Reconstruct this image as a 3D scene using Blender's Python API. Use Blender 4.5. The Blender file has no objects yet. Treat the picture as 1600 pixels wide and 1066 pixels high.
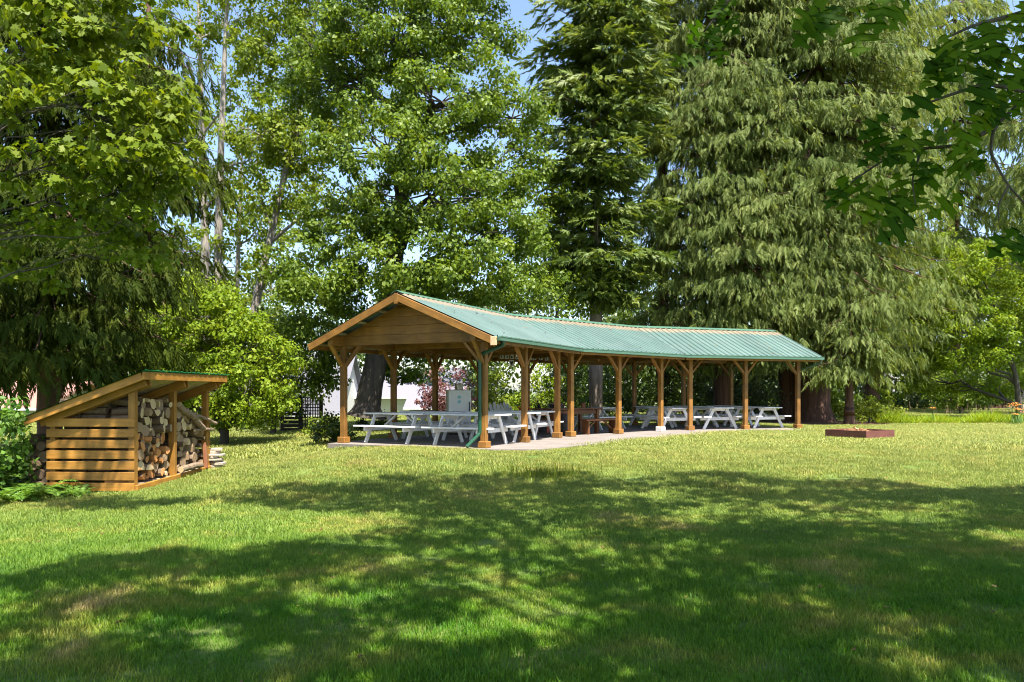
import bpy, bmesh, math, random
import numpy as np
from mathutils import Vector, Matrix
R = math.radians
random.seed(7)
rng = np.random.default_rng(7)
S = bpy.context.scene
C = S.collection

# ------------------------------------------------------------------ camera, sky, sun, exposure
EYE, FPX, CX, HY = 1.25, 1189.0, 800.0, 613.7
cam_d = bpy.data.cameras.new('camera'); cam = bpy.data.objects.new('camera', cam_d); C.objects.link(cam)
cam.location = (0, 0, EYE); cam.rotation_euler = (R(90), 0, 0)
cam_d.sensor_width = 36; cam_d.lens = FPX / 1600 * 36; cam_d.shift_y = (HY - 533) / 1600
cam_d.clip_start = 0.05; cam_d.clip_end = 2000
S.camera = cam
SUN_EL, SUN_AZ = R(64.5), R(152)              # azimuth clockwise from +Y (the view direction)
sun_to = Vector((math.sin(SUN_AZ) * math.cos(SUN_EL), math.cos(SUN_AZ) * math.cos(SUN_EL), math.sin(SUN_EL)))
W = bpy.data.worlds.new('World'); S.world = W; W.use_nodes = True
wn = W.node_tree
sky = wn.nodes.new('ShaderNodeTexSky'); sky.sky_type = 'NISHITA'; sky.sun_disc = False
sky.sun_elevation = SUN_EL; sky.sun_rotation = SUN_AZ; sky.air_density = 1.0; sky.dust_density = 1.2; sky.ozone_density = 1.5
wn.links.new(sky.outputs[0], wn.nodes['Background'].inputs[0]); wn.nodes['Background'].inputs[1].default_value = 0.105
sl = bpy.data.lights.new('sun', 'SUN'); sl.energy = 5.0; sl.angle = R(0.53); sl.color = (1.0, 0.94, 0.83)
so = bpy.data.objects.new('sun', sl); C.objects.link(so)
so.rotation_euler = sun_to.to_track_quat('Z', 'Y').to_euler()
S.view_settings.view_transform = 'Standard'; S.view_settings.look = 'None'
S.view_settings.exposure = 1.66; S.view_settings.gamma = 1.0
S.render.engine = 'CYCLES'
S.cycles.max_bounces = 7; S.cycles.diffuse_bounces = 3; S.cycles.glossy_bounces = 2
S.cycles.transmission_bounces = 4; S.cycles.transparent_max_bounces = 4
S.cycles.use_denoising = True; S.cycles.denoiser = 'OPENIMAGEDENOISE'; S.cycles.denoising_input_passes = 'RGB_ALBEDO_NORMAL'; S.cycles.denoising_prefilter = 'ACCURATE'
S.cycles.sample_clamp_indirect = 6
S.cycles.pixel_filter_type = 'BLACKMAN_HARRIS'; S.cycles.filter_width = 1.05

# ------------------------------------------------------------------ helpers
def at(px, py, D):
    return Vector(((px - CX) / FPX * D, D, EYE - (py - HY) / FPX * D))

def sstep(a, b, x):
    t = np.clip((x - a) / (b - a), 0, 1); return t * t * (3 - 2 * t)

def ground_z(x, y):
    x = np.asarray(x, float); y = np.asarray(y, float)
    edge = 16.6 + 0.12 * np.clip(x, -12, 12)                     # the level terrace by the pavilion ends about here
    z = -0.42 * (1 - sstep(edge - 5.0, edge + 0.6, y))
    z = z - 0.42 * sstep(-2.5, -7.5, x) * sstep(27, 15, y) * sstep(11, 17, y)
    z = z - 0.13 * sstep(-3.0, -8.0, x) * sstep(17, 12, y)
    z = z - 0.3 * sstep(-5, -12, x) * sstep(17, 26, y)
    z = z + 0.030 * np.sin(x * 0.9 + 1.3) * np.sin(y * 0.7) * sstep(18, 14, y)
    return z - 0.03

def gz(x, y): return float(ground_z(x, y))

def tag(o, label=None, cat=None, group=None, kind=None):
    if label: o['label'] = label
    if cat: o['category'] = cat
    if group: o['group'] = group
    if kind: o['kind'] = kind
    return o

def empty(name, loc=(0, 0, 0), rz=0.0):
    o = bpy.data.objects.new(name, None); C.objects.link(o)
    o.location = loc; o.rotation_euler = (0, 0, rz); o.empty_display_size = 0.2
    return o

def link(name, me, mat=None, parent=None):
    if mat is not None and not me.materials: me.materials.append(mat)
    o = bpy.data.objects.new(name, me); C.objects.link(o)
    if parent is not None: o.parent = parent
    return o

def np_mesh(name, V, F, tone=None, smooth=False):
    """V (n,3), F (m,k) equal-size faces"""
    V = np.ascontiguousarray(V, np.float32); F = np.ascontiguousarray(F, np.int32)
    me = bpy.data.meshes.new(name)
    m, k = F.shape
    me.vertices.add(len(V)); me.vertices.foreach_set('co', V.ravel())
    me.loops.add(m * k); me.loops.foreach_set('vertex_index', F.ravel())
    me.polygons.add(m); me.polygons.foreach_set('loop_start', np.arange(0, m * k, k, dtype=np.int32))
    if tone is not None:
        a = me.attributes.new('tone', 'FLOAT', 'POINT'); a.data.foreach_set('value', np.ascontiguousarray(tone, np.float32))
    if smooth: me.polygons.foreach_set('use_smooth', np.ones(m, bool))
    me.update(calc_edges=True)
    return me

class MB:
    """collects shapes for one mesh"""
    def __init__(s): s.v = []; s.f = []
    def add(s, V, F):
        b = len(s.v); s.v += [tuple(p) for p in V]; s.f += [tuple(i + b for i in f) for f in F]; return s
    def box(s, x0, x1, y0, y1, z0, z1, M=None):
        V = [Vector((x, y, z)) for z in (z0, z1) for y in (y0, y1) for x in (x0, x1)]
        if M is not None: V = [M @ p for p in V]
        return s.add(V, [(0, 2, 3, 1), (4, 5, 7, 6), (0, 1, 5, 4), (2, 6, 7, 3), (0, 4, 6, 2), (1, 3, 7, 5)])
    def bar(s, a, b, w, h, up=(0, 0, 1)):
        """square bar from a to b; w across, h along up"""
        a = Vector(a); b = Vector(b); d = (b - a); L = d.length; d.normalize()
        u = Vector(up); x = d.cross(u)
        if x.length < 1e-4: x = d.cross(Vector((0, 1, 0)))
        x.normalize(); u = x.cross(d).normalized()
        V = []
        for p in (a, b):
            for sx, su in ((-1, -1), (1, -1), (1, 1), (-1, 1)): V.append(p + x * (sx * w / 2) + u * (su * h / 2))
        return s.add(V, [(3, 2, 1, 0), (4, 5, 6, 7), (0, 1, 5, 4), (1, 2, 6, 5), (2, 3, 7, 6), (3, 0, 4, 7)])
    def prism(s, poly, z0, z1, M=None):
        n = len(poly)
        V = [Vector((p[0], p[1], z0)) for p in poly] + [Vector((p[0], p[1], z1)) for p in poly]
        if M is not None: V = [M @ p for p in V]
        return s.add(V, [tuple(range(n - 1, -1, -1)), tuple(range(n, 2 * n))] + [(i, (i + 1) % n, n + (i + 1) % n, n + i) for i in range(n)])
    def tube(s, pts, rad, n=8, cap=True):
        V, F = tube_np(pts, rad, n)
        b = len(s.v); s.v += [tuple(p) for p in V]; s.f += [tuple(int(i) + b for i in f) for f in F]
        if cap:
            s.f.append(tuple(b + i for i in range(n - 1, -1, -1))); e = b + (len(pts) - 1) * n
            s.f.append(tuple(e + i for i in range(n)))
        return s
    def mesh(s, name, bevel=0.0, smooth=False, seg=1):
        me = bpy.data.meshes.new(name); me.from_pydata(s.v, [], s.f)
        bm = bmesh.new(); bm.from_mesh(me)
        bmesh.ops.recalc_face_normals(bm, faces=bm.faces)
        if bevel > 0:
            bmesh.ops.bevel(bm, geom=list(bm.edges), offset=bevel, segments=seg, affect='EDGES', clamp_overlap=True)
        if smooth:
            for f in bm.faces: f.smooth = True
        bm.to_mesh(me); bm.free()
        return me
    def build(s, name, mat, parent=None, bevel=0.0, smooth=False):
        return link(name, s.mesh(name, bevel, smooth), mat, parent)

def tube_np(pts, rad, n=8):
    P = np.array([tuple(p) for p in pts], float); m = len(P)
    rad = np.broadcast_to(np.asarray(rad, float), (m,))
    T = np.gradient(P, axis=0); T /= np.linalg.norm(T, axis=1, keepdims=True) + 1e-9
    ref = np.array([0., 1., 0.]) if abs(T[0][1]) < 0.8 else np.array([1., 0., 0.])
    A = np.cross(T, ref); A /= np.linalg.norm(A, axis=1, keepdims=True) + 1e-9
    B = np.cross(T, A)
    th = np.arange(n) * 2 * math.pi / n
    V = P[:, None] + rad[:, None, None] * (A[:, None] * np.cos(th)[None, :, None] + B[:, None] * np.sin(th)[None, :, None])
    V = V.reshape(-1, 3)
    i, j = np.meshgrid(np.arange(m - 1), np.arange(n), indexing='ij')
    a = i * n + j; b = i * n + (j + 1) % n
    F = np.stack([a, b, b + n, a + n], -1).reshape(-1, 4)
    return V, F

# ------------------------------------------------------------------ materials
def nodes(name):
    m = bpy.data.materials.new(name); m.use_nodes = True
    nt = m.node_tree; b = nt.nodes['Principled BSDF']
    return m, nt, b
def N(nt, t, **kw):
    n = nt.nodes.new(t)
    for k, v in kw.items():
        if k.startswith('i_'): n.inputs[k[2:].replace('_', ' ')].default_value = v
        else: setattr(n, k, v)
    return n
def ramp(nt, fac, stops):
    r = nt.nodes.new('ShaderNodeValToRGB'); e = r.color_ramp.elements
    while len(e) < len(stops): e.new(0.5)
    for el, (p, c) in zip(e, stops): el.position = p; el.color = (*c, 1) if len(c) == 3 else c
    nt.links.new(fac, r.inputs[0]); return r
def noise(nt, co, scale, detail=4, rough=0.6, dist=0.0):
    n = nt.nodes.new('ShaderNodeTexNoise'); n.inputs['Scale'].default_value = scale; n.inputs['Detail'].default_value = detail
    n.inputs['Roughness'].default_value = rough; n.inputs['Distortion'].default_value = dist
    if co is not None: nt.links.new(co, n.inputs['Vector'])
    return n
def mixc(nt, fac, a, b, mode='MIX'):
    m = nt.nodes.new('ShaderNodeMix'); m.data_type = 'RGBA'; m.blend_type = mode
    for s, v in ((0, fac), (6, a), (7, b)):
        if hasattr(v, 'links') or hasattr(v, 'is_linked'): nt.links.new(v, m.inputs[s])
        elif s == 0: m.inputs[0].default_value = v
        else: m.inputs[s].default_value = (*v, 1)
    return m.outputs[2]
def bump(nt, b, h, strength=0.3, dist=0.02):
    n = nt.nodes.new('ShaderNodeBump'); n.inputs['Strength'].default_value = strength; n.inputs['Distance'].default_value = dist
    nt.links.new(h, n.inputs['Height']); nt.links.new(n.outputs[0], b.inputs['Normal'])

def leaf_mat(name, c0, c1, c2, transl=0.4, rough=0.42, spec=0.45, tcol=(1.3, 1.2, 0.4)):
    """c0..c2: leaf tones; a per-leaf random number picks between them"""
    m, nt, b = nodes(name)
    a = N(nt, 'ShaderNodeAttribute', attribute_name='tone')
    r = ramp(nt, a.outputs['Fac'], [(0.0, c0), (0.5, c1), (1.0, c2)])
    nt.links.new(r.outputs[0], b.inputs['Base Color'])
    b.inputs['Roughness'].default_value = rough; b.inputs['Specular IOR Level'].default_value = spec
    t = nt.nodes.new('ShaderNodeBsdfTranslucent')
    tc = mixc(nt, 1.0, r.outputs[0], tcol, 'MULTIPLY'); nt.links.new(tc, t.inputs[0])
    mx = nt.nodes.new('ShaderNodeMixShader'); mx.inputs[0].default_value = transl
    nt.links.new(b.outputs[0], mx.inputs[1]); nt.links.new(t.outputs[0], mx.inputs[2])
    nt.links.new(mx.outputs[0], nt.nodes['Material Output'].inputs[0])
    return m

def bark_mat(name, c0, c1, scale=6.0, stretch=0.18, bumpd=0.05):
    m, nt, b = nodes(name)
    g = N(nt, 'ShaderNodeNewGeometry'); mp = N(nt, 'ShaderNodeMapping'); mp.inputs['Scale'].default_value = (1, 1, stretch)
    nt.links.new(g.outputs['Position'], mp.inputs[0])
    n = noise(nt, mp.outputs[0], scale, 6, 0.7, 0.4)
    r = ramp(nt, n.outputs[0], [(0.3, c0), (0.68, c1)]); nt.links.new(r.outputs[0], b.inputs['Base Color'])
    b.inputs['Roughness'].default_value = 0.9; bump(nt, b, n.outputs[0], 0.8, bumpd)
    return m

def wood_mat(name, c0, c1, c2, grain=(1, 14, 14), rough=0.6):
    """stained timber: grain runs along the object's own x axis; slight tone change from piece to piece"""
    m, nt, b = nodes(name)
    tc = N(nt, 'ShaderNodeTexCoord'); oi = N(nt, 'ShaderNodeObjectInfo')
    mp = N(nt, 'ShaderNodeMapping'); mp.inputs['Scale'].default_value = grain
    nt.links.new(tc.outputs['Object'], mp.inputs[0])
    ad = N(nt, 'ShaderNodeVectorMath', operation='ADD'); nt.links.new(mp.outputs[0], ad.inputs[0])
    sc = N(nt, 'ShaderNodeVectorMath', operation='SCALE'); sc.inputs[0].default_value = (37, 11, 23); nt.links.new(oi.outputs['Random'], sc.inputs['Scale'])
    nt.links.new(sc.outputs[0], ad.inputs[1])
    n = noise(nt, ad.outputs[0], 2.2, 5, 0.65, 0.6)
    n2 = noise(nt, tc.outputs['Object'], 3.0, 3, 0.5)
    r = ramp(nt, n.outputs[0], [(0.28, c0), (0.5, c1), (0.75, c2)])
    v = N(nt, 'ShaderNodeMapRange'); v.inputs[3].default_value = 0.72; v.inputs[4].default_value = 1.12
    nt.links.new(oi.outputs['Random'], v.inputs[0])
    v2 = N(nt, 'ShaderNodeMapRange'); v2.inputs[1].default_value = 0.3; v2.inputs[2].default_value = 0.7; v2.inputs[3].default_value = 0.66; v2.inputs[4].default_value = 1.14
    nt.links.new(n2.outputs[0], v2.inputs[0])
    mu = N(nt, 'ShaderNodeMath', operation='MULTIPLY'); nt.links.new(v.outputs[0], mu.inputs[0]); nt.links.new(v2.outputs[0], mu.inputs[1])
    h = N(nt, 'ShaderNodeHueSaturation'); nt.links.new(r.outputs[0], h.inputs['Color']); nt.links.new(mu.outputs[0], h.inputs['Value'])
    nt.links.new(h.outputs[0], b.inputs['Base Color']); b.inputs['Roughness'].default_value = rough
    bump(nt, b, n.outputs[0], 0.25, 0.01)
    return m

def plain_mat(name, c, rough=0.6, var=0.12, scale=5.0, metal=0.0, bumps=0.1):
    m, nt, b = nodes(name)
    tc = N(nt, 'ShaderNodeTexCoord'); n = noise(nt, tc.outputs['Object'], scale, 5, 0.65)
    r = ramp(nt, n.outputs[0], [(0.3, tuple(max(0, v * (1 - var)) for v in c)), (0.7, tuple(min(1, v * (1 + var)) for v in c))])
    nt.links.new(r.outputs[0], b.inputs['Base Color']); b.inputs['Roughness'].default_value = rough; b.inputs['Metallic'].default_value = metal
    if bumps: bump(nt, b, n.outputs[0], bumps, 0.01)
    return m

M = {}
M['stain'] = wood_mat('stained_timber', (0.185, 0.078, 0.012), (0.27, 0.122, 0.020), (0.335, 0.168, 0.034))
M['stain_shed'] = wood_mat('stained_shed_boards', (0.29, 0.125, 0.016), (0.38, 0.175, 0.024), (0.44, 0.22, 0.045))
M['brown_wood'] = wood_mat('brown_table_wood', (0.11, 0.038, 0.012), (0.155, 0.058, 0.018), (0.20, 0.08, 0.026))
M['sheathing'] = wood_mat('roof_underside', (0.34, 0.25, 0.16), (0.42, 0.32, 0.21), (0.48, 0.38, 0.27))
M['end_wood'] = plain_mat('cut_post_end', (0.62, 0.40, 0.24), 0.7)
M['white_paint'] = plain_mat('white_paint', (0.74, 0.74, 0.76), 0.5, 0.10, 4)
def worn_white():
    m, nt, b = nodes('worn_white_paint'); tc = N(nt, 'ShaderNodeTexCoord'); oi = N(nt, 'ShaderNodeObjectInfo')
    mp = N(nt, 'ShaderNodeMapping'); mp.inputs['Scale'].default_value = (1.2, 9, 9); nt.links.new(tc.outputs['Object'], mp.inputs[0])
    ad = N(nt, 'ShaderNodeVectorMath', operation='ADD'); sc = N(nt, 'ShaderNodeVectorMath', operation='SCALE'); sc.inputs[0].default_value = (31, 17, 9); nt.links.new(oi.outputs['Random'], sc.inputs['Scale'])
    nt.links.new(mp.outputs[0], ad.inputs[0]); nt.links.new(sc.outputs[0], ad.inputs[1])
    n = noise(nt, ad.outputs[0], 2.4, 6, .7, .4)
    r = ramp(nt, n.outputs[0], [(0.28, (0.36, 0.34, 0.32)), (0.42, (0.70, 0.70, 0.71)), (0.7, (0.80, 0.80, 0.81))])
    v = N(nt, 'ShaderNodeMapRange'); v.inputs[3].default_value = 0.82; v.inputs[4].default_value = 1.05; nt.links.new(oi.outputs['Random'], v.inputs[0])
    h = N(nt, 'ShaderNodeHueSaturation'); nt.links.new(r.outputs[0], h.inputs['Color']); nt.links.new(v.outputs[0], h.inputs['Value']); nt.links.new(h.outputs[0], b.inputs['Base Color'])
    b.inputs['Roughness'].default_value = .6; bump(nt, b, n.outputs[0], .2, .005); return m
M['table_white'] = worn_white()
M['green_metal'] = plain_mat('green_gutter', (0.008, 0.062, 0.033), 0.35, 0.1)
M['gutter'] = plain_mat('faded_green_gutter', (0.060, 0.135, 0.095), 0.4, 0.12)
M['rust'] = plain_mat('rust_steel', (0.135, 0.045, 0.035), 0.55, 0.25, 6)
M['cabinet'] = plain_mat('beige_cabinet', (0.42, 0.40, 0.32), 0.5, 0.05)
M['cabinet_door'] = plain_mat('white_cabinet_door', (0.74, 0.74, 0.72), 0.4, 0.04)
M['blue_mark'] = plain_mat('blue_mark', (0.25, 0.55, 0.62), 0.6, 0.1)
M['dark'] = plain_mat('dark_plastic', (0.02, 0.02, 0.022), 0.5)
M['orange_red'] = plain_mat('orange_red_plastic', (0.60, 0.085, 0.03), 0.45)
M['cream'] = plain_mat('cream_siding', (0.40, 0.385, 0.29), 0.7, 0.06)
M['white_siding'] = plain_mat('white_siding', (0.60, 0.60, 0.62), 0.6, 0.04)
M['shingle'] = plain_mat('grey_shingle', (0.135, 0.135, 0.16), 0.85, 0.12, 20)
M['shingle_lilac'] = plain_mat('pale_shingle', (0.165, 0.16, 0.20), 0.85, 0.1, 20)
M['pink_roof'] = plain_mat('pink_tile', (0.30, 0.155, 0.12), 0.8, 0.2, 8)
M['lattice'] = plain_mat('dark_lattice', (0.035, 0.028, 0.025), 0.8)
M['tan_board'] = plain_mat('tan_board', (0.46, 0.38, 0.26), 0.8, 0.12)
M['glass'] = plain_mat('window_glass', (0.03, 0.04, 0.05), 0.1, 0.05)
M['chalk'] = plain_mat('pale_wood_slab', (0.34, 0.29, 0.23), 0.8, 0.2, 9)
M['stake'] = plain_mat('red_brown_stake', (0.27, 0.105, 0.05), 0.7, 0.2)
M['bark_maple'] = bark_mat('maple_bark', (0.025, 0.020, 0.016), (0.085, 0.070, 0.055), 7)
M['bark_alder'] = bark_mat('alder_bark', (0.12, 0.10, 0.085), (0.36, 0.32, 0.28), 5)
M['bark_fir'] = bark_mat('fir_bark', (0.07, 0.052, 0.04), (0.26, 0.21, 0.17), 6)
M['bark_cedar'] = bark_mat('cedar_bark', (0.045, 0.022, 0.015), (0.15, 0.075, 0.05), 9, 0.06)
M['bark_dark'] = bark_mat('dark_twig_bark', (0.03, 0.025, 0.02), (0.09, 0.075, 0.06), 9)
M['leaf_maple'] = leaf_mat('maple_leaves', (0.058, 0.106, 0.009), (0.116, 0.184, 0.015), (0.198, 0.258, 0.026), rough=0.5, spec=.35, transl=.42)
M['leaf_big'] = leaf_mat('bright_maple_leaves', (0.070, 0.115, 0.008), (0.130, 0.185, 0.012), (0.205, 0.25, 0.020), transl=0.42, rough=.55, spec=.2)
M['leaf_light'] = leaf_mat('light_leaves', (0.085, 0.14, 0.011), (0.155, 0.215, 0.017), (0.235, 0.275, 0.028), rough=.55, spec=.2)
M['leaf_yellow'] = leaf_mat('yellow_green_leaves', (0.095, 0.170, 0.010), (0.165, 0.245, 0.014), (0.25, 0.305, 0.024), rough=0.55, spec=.2)
M['leaf_cedar'] = leaf_mat('cedar_sprays', (0.088, 0.130, 0.030), (0.155, 0.202, 0.055), (0.240, 0.278, 0.092), transl=0.45, rough=0.6, spec=0.15)
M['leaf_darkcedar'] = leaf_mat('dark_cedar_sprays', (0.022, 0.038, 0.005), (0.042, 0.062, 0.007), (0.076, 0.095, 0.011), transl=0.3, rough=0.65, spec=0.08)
M['leaf_fir'] = leaf_mat('fir_needles', (0.066, 0.112, 0.024), (0.125, 0.178, 0.036), (0.21, 0.255, 0.056), transl=0.4, rough=0.5, spec=0.35)
M['leaf_dark'] = leaf_mat('dark_leaves', (0.034, 0.066, 0.010), (0.062, 0.104, 0.014), (0.11, 0.15, 0.022), rough=0.4)
M['leaf_oak'] = leaf_mat('oak_leaves', (0.030, 0.075, 0.005), (0.065, 0.130, 0.009), (0.14, 0.21, 0.016), transl=0.55, rough=0.6, spec=.10, tcol=(1.6, 1.6, 0.25))
M['leaf_red'] = leaf_mat('red_maple_leaves', (0.12, 0.04, 0.042), (0.20, 0.085, 0.085), (0.29, 0.16, 0.13), tcol=(1, .8, .8))
M['leaf_fern'] = leaf_mat('fern_fronds', (0.055, 0.135, 0.015), (0.10, 0.20, 0.025), (0.17, 0.27, 0.04), transl=0.35)
M['leaf_grey'] = leaf_mat('grey_green_leaves', (0.05, 0.085, 0.035), (0.10, 0.145, 0.07), (0.20, 0.24, 0.14))
M['petal'] = leaf_mat('orange_petals', (0.40, 0.13, 0.010), (0.46, 0.18, 0.018), (0.48, 0.24, 0.05), tcol=(1, 1, 1))
M['seed'] = leaf_mat('dry_grass_heads', (0.28, 0.20, 0.10), (0.36, 0.26, 0.14), (0.42, 0.30, 0.18), tcol=(1, 1, 1))

def ground_material():
    m, nt, b = nodes('lawn_soil')
    g = N(nt, 'ShaderNodeNewGeometry')
    n1 = noise(nt, g.outputs['Position'], 0.35, 5, 0.6); n2 = noise(nt, g.outputs['Position'], 14, 4, 0.7)
    r = ramp(nt, n1.outputs[0], [(0.35, (0.065, 0.135, 0.014)), (0.6, (0.14, 0.18, 0.035))])
    r2 = ramp(nt, n2.outputs[0], [(0.3, (0.62, 0.62, 0.6)), (0.7, (1.15, 1.1, 1.0))])
    c = mixc(nt, 1.0, r.outputs[0], r2.outputs[0], 'MULTIPLY')
    # needle litter under the cedars by the far end of the pavilion
    d = N(nt, 'ShaderNodeVectorMath', operation='DISTANCE'); d.inputs[1].default_value = (13.2, 32.2, 0)
    nt.links.new(g.outputs['Position'], d.inputs[0])
    s = N(nt, 'ShaderNodeMath', operation='MULTIPLY_ADD'); s.inputs[1].default_value = 2.2; nt.links.new(n1.outputs[0], s.inputs[0]); nt.links.new(d.outputs['Value'], s.inputs[2])
    f = N(nt, 'ShaderNodeMapRange'); f.inputs[1].default_value = 3.6; f.inputs[2].default_value = 4.6; f.inputs[3].default_value = 1; f.inputs[4].default_value = 0
    nt.links.new(s.outputs[0], f.inputs[0])
    c = mixc(nt, f.outputs[0], c, (0.13, 0.07, 0.04))
    nt.links.new(c, b.inputs['Base Color']); b.inputs['Roughness'].default_value = 0.95
    bump(nt, b, n2.outputs[0], 0.6, 0.04)
    return m
M['ground'] = ground_material()

def grass_material():
    m, nt, b = nodes('grass_blades')
    a = N(nt, 'ShaderNodeAttribute', attribute_name='tone'); g = N(nt, 'ShaderNodeNewGeometry'); oi = N(nt, 'ShaderNodeObjectInfo')
    n1 = noise(nt, g.outputs['Position'], 0.55, 5, 0.62, 0.3)
    n3 = noise(nt, g.outputs['Position'], 2.6, 3, 0.6)
    sm = N(nt, 'ShaderNodeMath', operation='MULTIPLY_ADD'); sm.inputs[1].default_value = 0.4; nt.links.new(n3.outputs[0], sm.inputs[0]); nt.links.new(n1.outputs[0], sm.inputs[2])
    r = ramp(nt, sm.outputs[0], [(0.50, (0.056, 0.190, 0.006)), (0.70, (0.128, 0.265, 0.013)), (0.82, (0.275, 0.310, 0.045)), (0.93, (0.42, 0.34, 0.13))])
    # grass mixed paler and yellower towards the pavilion: its sunlit look put into the colour
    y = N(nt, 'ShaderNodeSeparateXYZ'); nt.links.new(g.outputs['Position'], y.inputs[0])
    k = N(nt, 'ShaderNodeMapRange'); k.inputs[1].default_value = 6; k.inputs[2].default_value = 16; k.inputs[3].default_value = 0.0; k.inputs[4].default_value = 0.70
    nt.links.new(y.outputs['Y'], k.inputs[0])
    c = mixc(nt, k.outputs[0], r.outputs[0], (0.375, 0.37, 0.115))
    tn = ramp(nt, a.outputs['Fac'], [(0.0, (0.6, 0.7, 0.55)), (0.6, (1.0, 1.0, 1.0)), (0.93, (1.3, 1.2, 1.1)), (1.0, (2.1, 1.6, 2.0))])
    c = mixc(nt, 1.0, c, tn.outputs[0], 'MULTIPLY')
    rr = N(nt, 'ShaderNodeMapRange'); rr.inputs[3].default_value = 0.82; rr.inputs[4].default_value = 1.15; nt.links.new(oi.outputs['Random'], rr.inputs[0])
    h = N(nt, 'ShaderNodeHueSaturation'); nt.links.new(c, h.inputs['Color']); nt.links.new(rr.outputs[0], h.inputs['Value'])
    nt.links.new(h.outputs[0], b.inputs['Base Color']); b.inputs['Roughness'].default_value = 0.5; b.inputs['Specular IOR Level'].default_value = 0.3
    t = nt.nodes.new('ShaderNodeBsdfTranslucent'); nt.links.new(h.outputs[0], t.inputs[0])
    mx = nt.nodes.new('ShaderNodeMixShader'); mx.inputs[0].default_value = 0.42
    nt.links.new(b.outputs[0], mx.inputs[1]); nt.links.new(t.outputs[0], mx.inputs[2]); nt.links.new(mx.outputs[0], nt.nodes['Material Output'].inputs[0])
    return m
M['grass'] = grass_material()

def concrete_material():
    m, nt, b = nodes('concrete')
    g = N(nt, 'ShaderNodeNewGeometry')
    n = noise(nt, g.outputs['Position'], 1.2, 6, 0.65); n2 = noise(nt, g.outputs['Position'], 30, 3, 0.6)
    r = ramp(nt, n.outputs[0], [(0.3, (0.14, 0.118, 0.105)), (0.7, (0.215, 0.188, 0.172))]); nt.links.new(r.outputs[0], b.inputs['Base Color'])
    b.inputs['Roughness'].default_value = 0.9; bump(nt, b, n2.outputs[0], 0.3, 0.01)
    return m
M['concrete'] = concrete_material()

def roof_material():
    """faded green metal, with brown needle litter caught below the ridge; object space: x along ridge, y down the slope from the ridge"""
    m, nt, b = nodes('green_roof_metal')
    tc = N(nt, 'ShaderNodeTexCoord'); g = N(nt, 'ShaderNodeNewGeometry')
    sp = N(nt, 'ShaderNodeSeparateXYZ'); nt.links.new(tc.outputs['Object'], sp.inputs[0])
    n = noise(nt, g.outputs['Position'], 1.6, 6, 0.7); n2 = noise(nt, g.outputs['Position'], 9, 4, 0.7)
    base = ramp(nt, n.outputs[0], [(0.3, (0.080, 0.138, 0.127)), (0.7, (0.112, 0.170, 0.159))])
    s = N(nt, 'ShaderNodeMath', operation='MULTIPLY_ADD'); s.inputs[1].default_value = -0.55; nt.links.new(n2.outputs[0], s.inputs[0]); nt.links.new(sp.outputs['Y'], s.inputs[2])
    s2 = N(nt, 'ShaderNodeMath', operation='MULTIPLY_ADD'); s2.inputs[1].default_value = -0.5; nt.links.new(n.outputs[0], s2.inputs[0]); nt.links.new(s.outputs[0], s2.inputs[2])
    f = N(nt, 'ShaderNodeMapRange'); f.inputs[1].default_value = -0.12; f.inputs[2].default_value = 0.06; f.inputs[3].default_value = 0.75; f.inputs[4].default_value = 0
    nt.links.new(s2.outputs[0], f.inputs[0])
    oi = N(nt, 'ShaderNodeObjectInfo'); vr = N(nt, 'ShaderNodeMapRange'); vr.inputs[3].default_value = 0.90; vr.inputs[4].default_value = 1.08; nt.links.new(oi.outputs['Random'], vr.inputs[0])
    st = N(nt, 'ShaderNodeMapping'); st.inputs['Scale'].default_value = (9, .5, 1); nt.links.new(tc.outputs['Object'], st.inputs[0])
    n4 = noise(nt, st.outputs[0], 1.5, 4, 0.7); v4 = N(nt, 'ShaderNodeMapRange'); v4.inputs[1].default_value = .3; v4.inputs[2].default_value = .7; v4.inputs[3].default_value = .88; v4.inputs[4].default_value = 1.08; nt.links.new(n4.outputs[0], v4.inputs[0])
    mm = N(nt, 'ShaderNodeMath', operation='MULTIPLY'); nt.links.new(vr.outputs[0], mm.inputs[0]); nt.links.new(v4.outputs[0], mm.inputs[1])
    hs = N(nt, 'ShaderNodeHueSaturation'); nt.links.new(base.outputs[0], hs.inputs['Color']); nt.links.new(mm.outputs[0], hs.inputs['Value'])
    c = mixc(nt, f.outputs[0], hs.outputs[0], (0.26, 0.19, 0.13))
    nt.links.new(c, b.inputs['Base Color']); b.inputs['Roughness'].default_value = 0.42; b.inputs['Specular IOR Level'].default_value = 0.5
    return m
M['roof'] = roof_material()
def shed_roof_mat():
    m, nt, b = nodes('bright_green_sheet'); b.inputs['Base Color'].default_value = (0.02, 0.30, 0.13, 1); b.inputs['Roughness'].default_value = 0.4
    return m
M['shed_roof'] = shed_roof_mat()
def log_mats():
    out = []
    for nm, e0, e1 in (('pale', (0.46, 0.33, 0.17), (0.62, 0.47, 0.27)), ('orange', (0.42, 0.17, 0.05), (0.58, 0.27, 0.09)), ('grey', (0.20, 0.128, 0.068), (0.36, 0.245, 0.145))):
        m, nt, b = nodes(nm + '_cut_wood')
        tc = N(nt, 'ShaderNodeTexCoord'); n = noise(nt, tc.outputs['Object'], 12, 5, 0.7, 1.0)
        r = ramp(nt, n.outputs[0], [(0.3, e0), (0.7, e1)]); nt.links.new(r.outputs[0], b.inputs['Base Color']); b.inputs['Roughness'].default_value = 0.8
        bump(nt, b, n.outputs[0], 0.4, 0.01); out.append(m)
    return out
LOGM = log_mats()
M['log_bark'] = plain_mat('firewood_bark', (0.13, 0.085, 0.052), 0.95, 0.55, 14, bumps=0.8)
M['log_bark_grey'] = plain_mat('grey_firewood_bark', (0.20, 0.140, 0.092), 0.95, 0.45, 14, bumps=0.8)

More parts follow.
